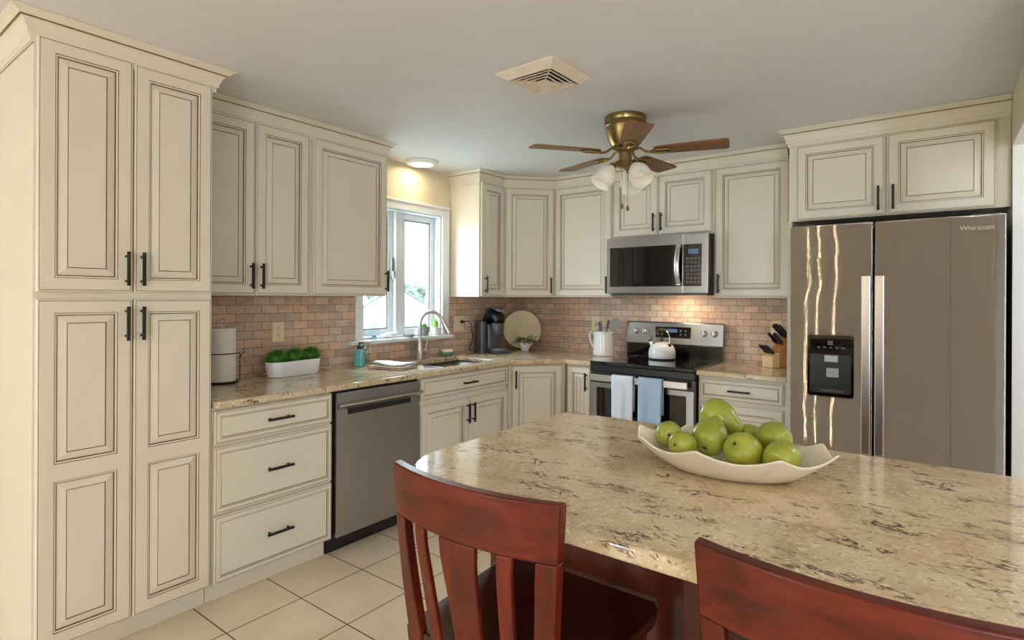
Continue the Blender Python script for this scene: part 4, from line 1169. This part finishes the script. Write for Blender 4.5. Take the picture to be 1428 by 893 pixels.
def smoothp(P, k=4):
    P = [Vector(p) for p in P]; o = []
    for i in range(len(P) - 1):
        a, b_, c, d = P[max(i - 1, 0)], P[i], P[i + 1], P[min(i + 2, len(P) - 1)]
        for j in range(k):
            u = j / k
            o.append(0.5 * ((2 * b_) + (c - a) * u + (2 * a - 5 * b_ + 4 * c - d) * u * u + (3 * b_ - a - 3 * c + d) * u ** 3))
    return o + [P[-1]]
b = BM(); tube(b, [mi @ v for v in smoothp(cord)], 0.0035, 8); cd = obj('power_cord', b, 'blackp', t, smooth=60)
b = BM(); tube(b, [mi @ Vector(p_) for p_ in ((0.0155, -0.806, 1.168), (0.030, -0.803, 1.168), (0.044, -0.796, 1.168))], [0.013, 0.013, 0.006], 10); obj('plug', b, 'blackp', cd, smooth=40)

# tray leaning in the corner: a disc facing the viewer
t = thing('round_tray', 'round cream tray leaning upright in the corner behind the plant', 'tray', (0.165, -0.158, CT), R(40))
b = BM(); rt = 0.176
lathe(b, [(0, 0.0), (rt - 0.016, 0.0), (rt - 0.010, 0.003), (rt - 0.004, 0.010), (rt, 0.010), (rt, 0.004), (rt - 0.008, -0.008), (0, -0.008)], 56)
tl = R(90 - 12)
o = obj('plate', b, 'ivory', t, (0, 0.0, rt * math.cos(R(12)) + 0.003), (tl, 0, 0), smooth=40)
b = BM(); lathe(b, [(rt - 0.003, 0.0095), (rt - 0.001, 0.0125), (rt + 0.002, 0.0095), (rt + 0.002, 0.003), (rt - 0.001, 0.003)], 56)
obj('rim', b, 'stem', o, smooth=60)
t = thing('small_potted_plant', 'small green plant in a white footed pot before the round tray', 'potted plant', (0.300, -0.300, CT))
b = BM(); lathe(b, [(0, 0.001), (0.032, 0.001), (0.034, 0.006), (0.032, 0.012), (0.045, 0.030), (0.056, 0.056), (0.059, 0.070), (0.056, 0.070), (0.050, 0.056), (0, 0.052)], 28); obj('pot', b, 'ceramic', t, smooth=40)
b = BM(); rnd = random.Random(12)
for k in range(90):
    a = rnd.uniform(0, 6.28); el = rnd.uniform(0.25, 1.2); L = rnd.uniform(0.035, 0.085)
    p = Vector((math.cos(a) * math.cos(el), math.sin(a) * math.cos(el), math.sin(el) * 0.85)) * L + Vector((0.02 * math.cos(a), 0.02 * math.sin(a), 0.058))
    d = Vector((math.cos(a), math.sin(a), rnd.uniform(-.3, .5))).normalized(); s_ = Vector((-math.sin(a), math.cos(a), rnd.uniform(-.4, .4))).normalized() * 0.013
    vs = [b.verts.new(q) for q in (p, p + d * 0.016 - s_, p + d * 0.038, p + d * 0.016 + s_)]
    b.faces.new(vs)
obj('foliage', b, 'leaf', t)
b = BM(); rnd = random.Random(13)
for k in range(14):
    a = rnd.uniform(0, 6.28)
    tube(b, [(0.01 * math.cos(a), 0.01 * math.sin(a), 0.05), (0.05 * math.cos(a), 0.05 * math.sin(a), 0.10 + 0.03 * rnd.random())], 0.0012, 5)
obj('stalk', b, 'leaf', t)

# ------------------------------------------------------------------ pitcher with utensils
t = thing('pitcher', 'white ceramic pitcher holding utensils left of the range', 'pitcher', (1.012, -0.215, CT), R(180))
b = BM(); lathe(b, [(0, 0.001), (0.078, 0.001), (0.083, 0.006), (0.084, 0.03), (0.080, 0.10), (0.075, 0.16), (0.076, 0.187), (0.079, 0.194), (0.074, 0.194), (0.070, 0.16), (0.076, 0.04), (0.07, 0.010), (0, 0.008)], 36)
obj('body', b, 'ceramic', t, smooth=50)
b = BM(); tube(b, smoothp([(0.074, 0, 0.165), (0.105, 0, 0.186), (0.126, 0, 0.168), (0.120, 0, 0.125), (0.100, 0, 0.078), (0.082, 0, 0.052)]), 0.0075, 10, flat=0.8); obj('handle', b, 'ceramic', t, smooth=60)
b = BM(); tube(b, [(-0.068, 0, 0.178), (-0.084, 0, 0.192), (-0.090, 0, 0.195)], [0.018, 0.014, 0.008], 12, flat=0.5); obj('spout', b, 'ceramic', t, smooth=60)
def utensil(name, label, base, tip, head, mat, hm=None):
    b = BM(); A_, T_ = Vector(base), Vector(tip); d = (T_ - A_).normalized()
    tube(b, [A_, T_], 0.0045, 8)
    o = obj(name, b, mat, loc=(0, 0, 0), smooth=60); tag(o, label, 'utensil', 'utensils in the white pitcher')
    b = BM(); head(b, T_, d); obj('head', b, hm or mat, o, smooth=60)
def paddle(w, L, th=0.003):
    def f_(b, T_, d):
        wx = Vector((0.84, 0.54, 0)); wx = (wx - d * wx.dot(d)).normalized(); nn = wx.cross(d)
        q = Matrix(((wx.x, d.x, nn.x, T_.x), (wx.y, d.y, nn.y, T_.y), (wx.z, d.z, nn.z, T_.z), (0, 0, 0, 1)))
        vs = prism(b, rrect(-w / 2, w / 2, 0, L, w * 0.3), -th / 2, th / 2)
        bmesh.ops.transform(b, matrix=q, verts=vs)
        bmesh.ops.recalc_face_normals(b, faces=b.faces[:])
    return f_
def spoon(w, L):
    def f_(b, T_, d):
        q = Matrix.Translation(T_ + d * L / 2) @ d.to_track_quat('Z', 'Y').to_matrix().to_4x4() @ Matrix.Diagonal((w / 2, 0.008, L / 2, 1))
        bmesh.ops.create_uvsphere(b, u_segments=16, v_segments=10, radius=1, matrix=q)
    return f_
PX, PY = 1.012, -0.215
utensil('spatula', 'pale grey spatula leaning right in the white pitcher', (PX + 0.02, PY + 0.01, CT + 0.02), (PX + 0.068, PY + 0.052, CT + 0.215), paddle(0.075, 0.085), 'greyc')
utensil('serving_spoon', 'dark grey spoon upright in the white pitcher', (PX - 0.01, PY + 0.01, CT + 0.02), (PX + 0.012, PY + 0.04, CT + 0.21), spoon(0.038, 0.08), 'greyp')
utensil('slotted_turner', 'silver turner in the white pitcher, between spoon and whisk', (PX + 0.01, PY - 0.02, CT + 0.02), (PX - 0.018, PY - 0.01, CT + 0.195), paddle(0.030, 0.075), 'greyp')
def whisk(b, T_, d):
    q = d.to_track_quat('Z', 'Y').to_matrix()
    for k in range(5):
        a = PI * k / 5
        P_ = [T_ + q @ Vector((0.018 * math.sin(u * PI) * math.cos(a), 0.018 * math.sin(u * PI) * math.sin(a), 0.075 * u)) for u in [i / 8 for i in range(9)]]
        tube(b, P_, 0.0012, 5)
        P_ = [T_ + q @ Vector((-0.018 * math.sin(u * PI) * math.cos(a), -0.018 * math.sin(u * PI) * math.sin(a), 0.075 * u)) for u in [i / 8 for i in range(9)]]
        tube(b, P_, 0.0012, 5)
utensil('whisk', 'wire whisk nearest the handle of the white pitcher', (PX + 0.015, PY, CT + 0.02), (PX - 0.045, PY + 0.005, CT + 0.19), whisk, 'nickel')

# ------------------------------------------------------------------ knife block
KX, KY = 2.298, -0.122
t = thing('knife_block', 'honey wood knife block with black handled knives standing beside the refrigerator panel', 'knife block', (KX, KY, CT), R(50))
# local: slots lean towards -x ; profile in x-z, width along y
def xz_prism(b, prof, y0, y1, mi=0):
    vs = prism(b, prof, y0, y1, mi)
    bmesh.ops.transform(b, matrix=Matrix(((1, 0, 0, 0), (0, 0, 1, 0), (0, 1, 0, 0), (0, 0, 0, 1))), verts=vs)
    bmesh.ops.recalc_face_normals(b, faces=b.faces[:])
b = BM(); xz_prism(b, [(-0.045, 0.001), (0.075, 0.001), (0.090, 0.150), (0.055, 0.205), (-0.045, 0.110)], -0.052, 0.052); obj('block', b, 'block', t, bevel=0.003)
b = BM(); xz_prism(b, [(-0.100, 0.001), (-0.0455, 0.001), (-0.0455, 0.100), (-0.100, 0.072)], -0.052, 0.052); obj('front_step', b, 'lightwood', t, bevel=0.002)
b = BM(); xz_prism(b, [(-0.098, 0.0), (0.073, 0.0), (0.073, 0.0012), (-0.098, 0.0012)], -0.043, 0.043); obj('foot', b, 'blackp', t)
TM = Matrix.Translation((KX, KY, CT)) @ Matrix.Rotation(R(50), 4, 'Z')
kd = Vector((-0.70, 0, 0.71)).normalized()
def knife(p, L, w, label, g, name='knife'):
    b = BM(); q = Matrix.Translation(Vector(p)) @ kd.to_track_quat('Z', 'Y').to_matrix().to_4x4()
    th_ = 0.0062 if name == 'knife' else 0.0048
    vs = prism(b, [(-w, 0.010), (-w * 0.9, L * 0.5), (-w * 1.15, L), (w * 0.7, L + 0.004), (w * 0.9, L * 0.4), (w, 0.010)], -th_, th_)
    bmesh.ops.transform(b, matrix=TM @ q @ Matrix(((0, 0, 1, 0), (1, 0, 0, 0), (0, 1, 0, 0), (0, 0, 0, 1))), verts=vs)
    bmesh.ops.recalc_face_normals(b, faces=b.faces[:])
    o = obj(name, b, 'blackp', bevel=0.003); tag(o, label, 'knife', g)
    b = BM(); vs = box(b, -0.0015, 0.0015, -w * 0.9, w * 0.9, -0.006, 0.0105)
    bmesh.ops.transform(b, matrix=TM @ q, verts=vs); obj('bolster', b, 'chrome', o)
    return o
GK = 'black handled knives in the wooden block'; GS2 = 'small steak knives in the front step of the block'
tops = lambda u: (-0.045 + 0.10 * u, 0.110 + 0.095 * u)
for i, (u, y, L, w, lb) in enumerate(((0.92, -0.026, 0.115, 0.014, 'large black handled knife at the top of the block, nearest the viewer'),
                                      (0.92, 0.0, 0.12, 0.014, 'large black handled knife at the top of the block, in the middle'),
                                      (0.92, 0.026, 0.115, 0.014, 'large black handled knife at the top of the block, nearest the wall'),
                                      (0.45, -0.026, 0.10, 0.011, 'medium black handled knife halfway down the block, nearest the viewer'),
                                      (0.45, 0.026, 0.10, 0.011, 'medium black handled knife halfway down the block, nearest the wall'))):
    x, z = tops(u); knife((x, y, z + 0.004), L, w, lb, GK)
# kitchen scissors between the medium knives
b = BM(); x, z = tops(0.45); q = TM @ Matrix.Translation((x, 0, z + 0.006)) @ kd.to_track_quat('Z', 'Y').to_matrix().to_4x4()
for s_ in (-1, 1):
    tube(b, [q @ Vector((0, s_ * 0.014 + 0.014 * math.cos(k * PI / 7) , 0.052 + 0.030 * math.sin(k * PI / 7))) for k in range(15)], 0.004, 8, caps=False)
    tube(b, [q @ Vector((0, 0, -0.006)), q @ Vector((0, s_ * 0.010, 0.024))], 0.005, 8)
tag(obj('kitchen_scissors', b, 'blackp', smooth=60), 'black looped scissors stuck in the middle of the knife block', 'scissors')
for i in range(6):
    y = -0.0425 + i * 0.017
    names = ('nearest the viewer', 'second from the viewer', 'third from the viewer', 'third from the wall', 'second from the wall', 'nearest the wall')
    knife((-0.074, y, 0.090), 0.082, 0.0065, 'slim black steak knife in the block front, %s' % names[i], GS2, 'steak_knife')

# ------------------------------------------------------------------ outlets
def plate(label, loc, rotz, w=0.074, h=0.118, kind='duplex'):
    t = thing('wall_outlet' if kind != 'switch' else 'switch_plate', label, 'outlet', loc, rotz, 'cream outlet plates on the brick tile')
    b = BM(); box(b, -w / 2, w / 2, -0.006, -0.0003, -h / 2, h / 2); obj('cover_plate', b, 'ivory', t, bevel=0.002)
    xs = [0] if w < 0.1 else [-0.023, 0.023]
    for x in xs:
        if kind == 'switch' and x < 0:
            b = BM(); box(b, x - 0.005, x + 0.005, -0.016, -0.0055, -0.010, 0.012); obj('toggle', b, 'ivory', t, bevel=0.001)
            continue
        for s_ in (-1, 1):
            b = BM(); prism(b, rrect(x - 0.017, x + 0.017, s_ * 0.020 - 0.014, s_ * 0.020 + 0.014, 0.011), 0.0, 0.002)
            bmesh.ops.transform(b, matrix=Matrix(((1, 0, 0, 0), (0, 0, -1, -0.006), (0, 1, 0, 0), (0, 0, 0, 1))), verts=b.verts[:])
            r_ = obj('receptacle', b, 'ivory', t)
            b = BM()
            for q_ in (-1, 1): box(b, x + q_ * 0.006 - 0.0013, x + q_ * 0.006 + 0.0013, -0.0086, -0.0078, s_ * 0.020 - 0.001, s_ * 0.020 + 0.009)
            box(b, x - 0.0022, x + 0.0022, -0.0086, -0.0078, s_ * 0.020 - 0.010, s_ * 0.020 - 0.005)
            obj('slot', b, 'blackp', r_)
plate('cream duplex outlet above the grass planter', (0.0085, -2.414, 1.158), RL)
plate('wide cream switch and outlet plate right of the window, with the plug in', (0.0085, -0.830, 1.155), RL, 0.122, 0.118, 'switch')
plate('cream duplex outlet behind the white pitcher', (0.832, -0.0085, 1.150), 0)
plate('cream duplex outlet behind the knife block', (2.250, -0.0085, 1.158), 0)

# ------------------------------------------------------------------ ceiling things
# air vent
t = thing('ceiling_vent', 'square white louvred air vent in the ceiling', 'vent', (1.745, -2.165, ZC - 0.001), R(-1))
b = BM()
def sq(r0, z0, r1, z1, mi=0):
    for k in range(4):
        c = [(-1, -1), (1, -1), (1, 1), (-1, 1)]
        a_, b_ = c[k], c[(k + 1) % 4]
        Q(b, [(a_[0] * r0, a_[1] * r0, z0), (b_[0] * r0, b_[1] * r0, z0), (b_[0] * r1, b_[1] * r1, z1), (a_[0] * r1, a_[1] * r1, z1)], (0, 0, -1), mi)
sq(0.155, 0.0, 0.152, -0.006); sq(0.152, -0.006, 0.116, -0.030)
sq(0.116, -0.030, 0.113, -0.030)
obj('frame', b, 'vent', t, solid=0.0015)
b = BM(); box(b, -0.113, 0.113, -0.113, 0.113, -0.003, 0.0); obj('duct_opening', b, 'ventdark', t)
for r0, z0, r1, z1 in ((0.100, -0.034, 0.084, -0.016), (0.076, -0.034, 0.060, -0.016), (0.052, -0.034, 0.036, -0.016), (0.028, -0.034, 0.0, -0.030)):
    b = BM(); sq(r0, z0, r1, z1); sq(r0 + 0.008, z0, r0, z0)
    obj('louvre', b, 'vent', t, solid=0.001)
b = BM()
for s_ in (-1, 1):
    for q_ in (-1, 1):
        tube(b, [(s_ * 0.114, q_ * 0.114, -0.029), (s_ * 0.02, q_ * 0.02, -0.029)], 0.0025, 6)
obj('corner_bar', b, 'vent', t)
# recessed lamp over the sink
t = thing('ceiling_light', 'round lit disc light in the ceiling above the window', 'ceiling light', (0.140, -1.375, ZC - 0.001))
b = BM(); lathe(b, [(0.118, 0), (0.118, -0.006), (0.108, -0.020), (0.090, -0.026), (0.080, -0.026), (0.080, -0.018), (0.0, -0.018)], 40); obj('trim_ring', b, 'white', t, smooth=40)
b = BM(); lathe(b, [(0, -0.0275), (0.050, -0.0270), (0.076, -0.0235), (0.078, -0.019)], 40); obj('lens', b, 'disc', t, smooth=40)
light('sink_lamp', 'AREA', (0.140, -1.375, ZC - 0.031), 1.5, (1.0, 0.80, 0.50), 0.15, (0.140, -1.375, 0))
# fan
FX, FY = 1.78, -1.42
t = thing('ceiling_fan', 'brass ceiling fan with five wood blades and frosted shades', 'ceiling fan', (FX, FY, ZC - 0.001))
b = BM(); lathe(b, [(0, 0), (0.112, 0), (0.114, -0.012), (0.108, -0.030), (0.114, -0.036), (0.116, -0.052), (0.110, -0.058), (0.108, -0.076), (0.100, -0.105), (0.086, -0.140), (0.074, -0.160), (0, -0.162)], 44); obj('motor_housing', b, 'brass', t, smooth=35)
b = BM(); lathe(b, [(0, -0.162), (0.046, -0.162), (0.050, -0.172), (0.050, -0.190), (0.036, -0.194), (0.036, -0.236), (0.048, -0.240), (0.050, -0.262), (0.034, -0.276), (0.0, -0.280)], 32); obj('switch_housing', b, 'brass', t, smooth=35)
a0 = math.atan2(-4.2495 - FY, 3.1543 - FX) + R(7)
for i in range(5):
    a = a0 + 2 * PI * i / 5
    Rm = (0, 0, a)
    b = BM()
    n = 20; up = []; dn_ = []
    for k in range(n + 1):
        u = k / n; x = 0.155 + 0.378 * u
        w = 0.050 + 0.020 * u
        e_ = min(1, u / 0.10, 1); tip = min(1, (1 - u) / 0.07)
        w *= (0.72 + 0.28 * math.sqrt(max(0, 1 - (1 - e_) ** 2))) * (0.80 + 0.20 * math.sqrt(max(0, 1 - (1 - tip) ** 2)))
        up.append((x, w)); dn_.append((x, -w))
    vs = prism(b, dn_ + up[::-1], -0.0035, 0.0035)
    bmesh.ops.transform(b, matrix=Matrix.Translation((0, 0, -0.193)) @ Matrix.Rotation(R(-7), 4, 'X'), verts=vs)
    bl = obj('blade', b, 'blade', t, (0, 0, 0), Rm, bevel=0.0015)
    b = BM()
    tube(b, smoothp([(0.045, 0, -0.182), (0.080, 0.0, -0.176), (0.110, 0.0, -0.196), (0.150, 0, -0.204)]), 0.007, 8)
    lp = [(0.195 + 0.055 * math.cos(2 * PI * k / 24), 0.026 * math.sin(2 * PI * k / 24), -0.202 - 0.0 * k) for k in range(25)]
    lp = [(x, y * math.cos(R(7)), z - y * math.sin(R(7)) * 1.0 + 0.001) for x, y, z in lp]
    tube(b, lp, 0.006, 8, caps=False)
    obj('blade_iron', b, 'brass', bl, smooth=60)
ca0 = math.atan2(-4.2495 - FY, 3.1543 - FX)
for i, da in enumerate((38, -62, 165)):
    a = ca0 + R(da); d = Vector((math.cos(a), math.sin(a), 0))
    ax = (d * 0.62 + Vector((0, 0, -0.78))).normalized()
    p0 = d * 0.040 + Vector((0, 0, -0.250)); p1 = p0 + d * 0.020 + Vector((0, 0, -0.006)); p2 = p1 + ax * 0.020
    b = BM(); tube(b, [p0, p1, p2], 0.008, 10); tube(b, [p2 - ax * 0.006, p2 + ax * 0.016], [0.021, 0.023], 16)
    arm = obj('lamp_arm', b, 'brass', t, smooth=50)
    b = BM()
    q = Matrix.Translation(p2 + ax * 0.010) @ ax.to_track_quat('Z', 'Y').to_matrix().to_4x4()
    lathe(b, [(0.022, 0.0), (0.030, 0.010), (0.047, 0.032), (0.056, 0.058), (0.058, 0.080), (0.056, 0.102), (0.060, 0.116), (0.057, 0.117), (0.053, 0.102), (0.054, 0.080), (0.044, 0.034), (0.02, 0.006)], 28, 0, mat=q)
    obj('lamp_shade', b, 'frost', arm, smooth=60)
    b = BM(); lathe(b, [(0, 0.0), (0.014, 0.004), (0.016, 0.03), (0.028, 0.06), (0.027, 0.078), (0.015, 0.090), (0, 0.093)], 18, 0, mat=q); obj('bulb', b, 'frost', arm, smooth=60)
for dx_, L in ((-0.016, 0.235), (0.014, 0.245)):
    px_, py_ = dx_ * 0.796 + 0.012 * 0.44, dx_ * 0.605 - 0.012 * 0.9
    b = BM(); tube(b, [(px_, py_, -0.27), (px_, py_, -0.27 - L + 0.03)], 0.0014, 6); ch = obj('pull_chain', b, 'brass', t)
    b = BM(); lathe(b, [(0, -0.27 - L), (0.007, -0.27 - L + 0.004), (0.008, -0.27 - L + 0.014), (0.004, -0.27 - L + 0.030), (0, -0.27 - L + 0.032)], 12, 0, (px_, py_, 0)); obj('chain_bob', b, 'blade', ch, smooth=60)

# ------------------------------------------------------------------ outdoors
b = BM(); box(b, -160, -0.6, -80, 160, -4.2, -4.0); struct('ground', b, 'lawn')
def house(cx, cy, rz, w, l, ze, zr, label, gmat='siding'):
    t = thing('neighbour_house', label, 'house', (cx, cy, -4.0), rz, 'houses seen through the window')
    b = BM(); e, r_ = ze + 4, zr + 4
    vs = prism(b, [(-w / 2, 0), (w / 2, 0), (w / 2, e), (0, r_ - 0.05), (-w / 2, e)], -l / 2, l / 2)
    bmesh.ops.transform(b, matrix=Matrix(((1, 0, 0, 0), (0, 0, 1, 0), (0, 1, 0, 0), (0, 0, 0, 1))), verts=vs); bmesh.ops.recalc_face_normals(b, faces=b.faces[:])
    obj('walls', b, gmat, t)
    b = BM(); s_ = (r_ - e) / (w / 2)
    vs = prism(b, [(-w / 2 - 0.4, e - 0.4 * s_), (0, r_), (w / 2 + 0.4, e - 0.4 * s_), (w / 2 + 0.4, e - 0.4 * s_ + 0.15), (0, r_ + 0.18), (-w / 2 - 0.4, e - 0.4 * s_ + 0.15)], -l / 2 - 0.3, l / 2 + 0.3)
    bmesh.ops.transform(b, matrix=Matrix(((1, 0, 0, 0), (0, 0, 1, 0), (0, 1, 0, 0), (0, 0, 0, 1))), verts=vs); bmesh.ops.recalc_face_normals(b, faces=b.faces[:])
    obj('roof', b, 'roof', t)
    b = BM()
    for k in (-1, 1): box(b, k * w * 0.2 - 0.5, k * w * 0.2 + 0.5, -l / 2 - 0.04, -l / 2 - 0.005, e - 1.9, e - 0.6)
    obj('house_window', b, 'greyp', t)
def along(px, D):     # world x, y of image column px at view depth D
    a = (px - 714) / 785.9; s_, c_ = math.sin(0.6492), math.cos(0.6492)
    return 3.1543 + D * (a * c_ - s_), -4.2495 + D * (a * s_ + c_)
x, y = along(548, 58); house(x, y, R(52), 9, 14, -0.6, 2.3, 'white gabled house with grey roof beyond the right window pane')
x, y = along(500, 30); house(x, y, R(120), 7, 12, -1.4, 0.55, 'low grey roofed house beyond the left window pane')
def tree(px, D, zt_, r_, seed, label):
    x, y = along(px, D)
    t = thing('tree', label, 'tree', (x, y, -4.0), 0, 'trees beyond the houses')
    rnd = random.Random(seed); b = BM()
    for k in range(26):
        q = Vector((rnd.gauss(0, .5), rnd.gauss(0, .5), rnd.uniform(-.8, .65))) * r_
        rad = r_ * rnd.uniform(.28, .48)
        g = bmesh.ops.create_icosphere(b, subdivisions=2, radius=rad, matrix=Matrix.Translation(q + Vector((0, 0, zt_ + 4 - r_ * 1.1))))
        for v in g['verts']: v.co += Vector((rnd.uniform(-1, 1), rnd.uniform(-1, 1), rnd.uniform(-1, 1))) * rad * 0.16
    obj('crown', b, 'treeleaf', t)
    b = BM(); tube(b, [(0, 0, 0), (0, 0, zt_ + 4 - r_ * 1.0)], [r_ * .12, r_ * .06], 8); obj('trunk', b, 'bark', t)
for i, (px, D, z, r_, lb) in enumerate(((566, 86, 3.9, 2.3, 'leafy tree behind the roof at the left of the right pane'), (589, 96, 4.6, 2.5, 'leafy tree in the middle of the right window pane'),
                                    (617, 80, 3.6, 1.9, 'leafy tree at the right edge of the right window pane'), (530, 92, 3.2, 2.6, 'leafy tree behind the left window pane'))):
    tree(px, D, z, r_, i + 20, lb)
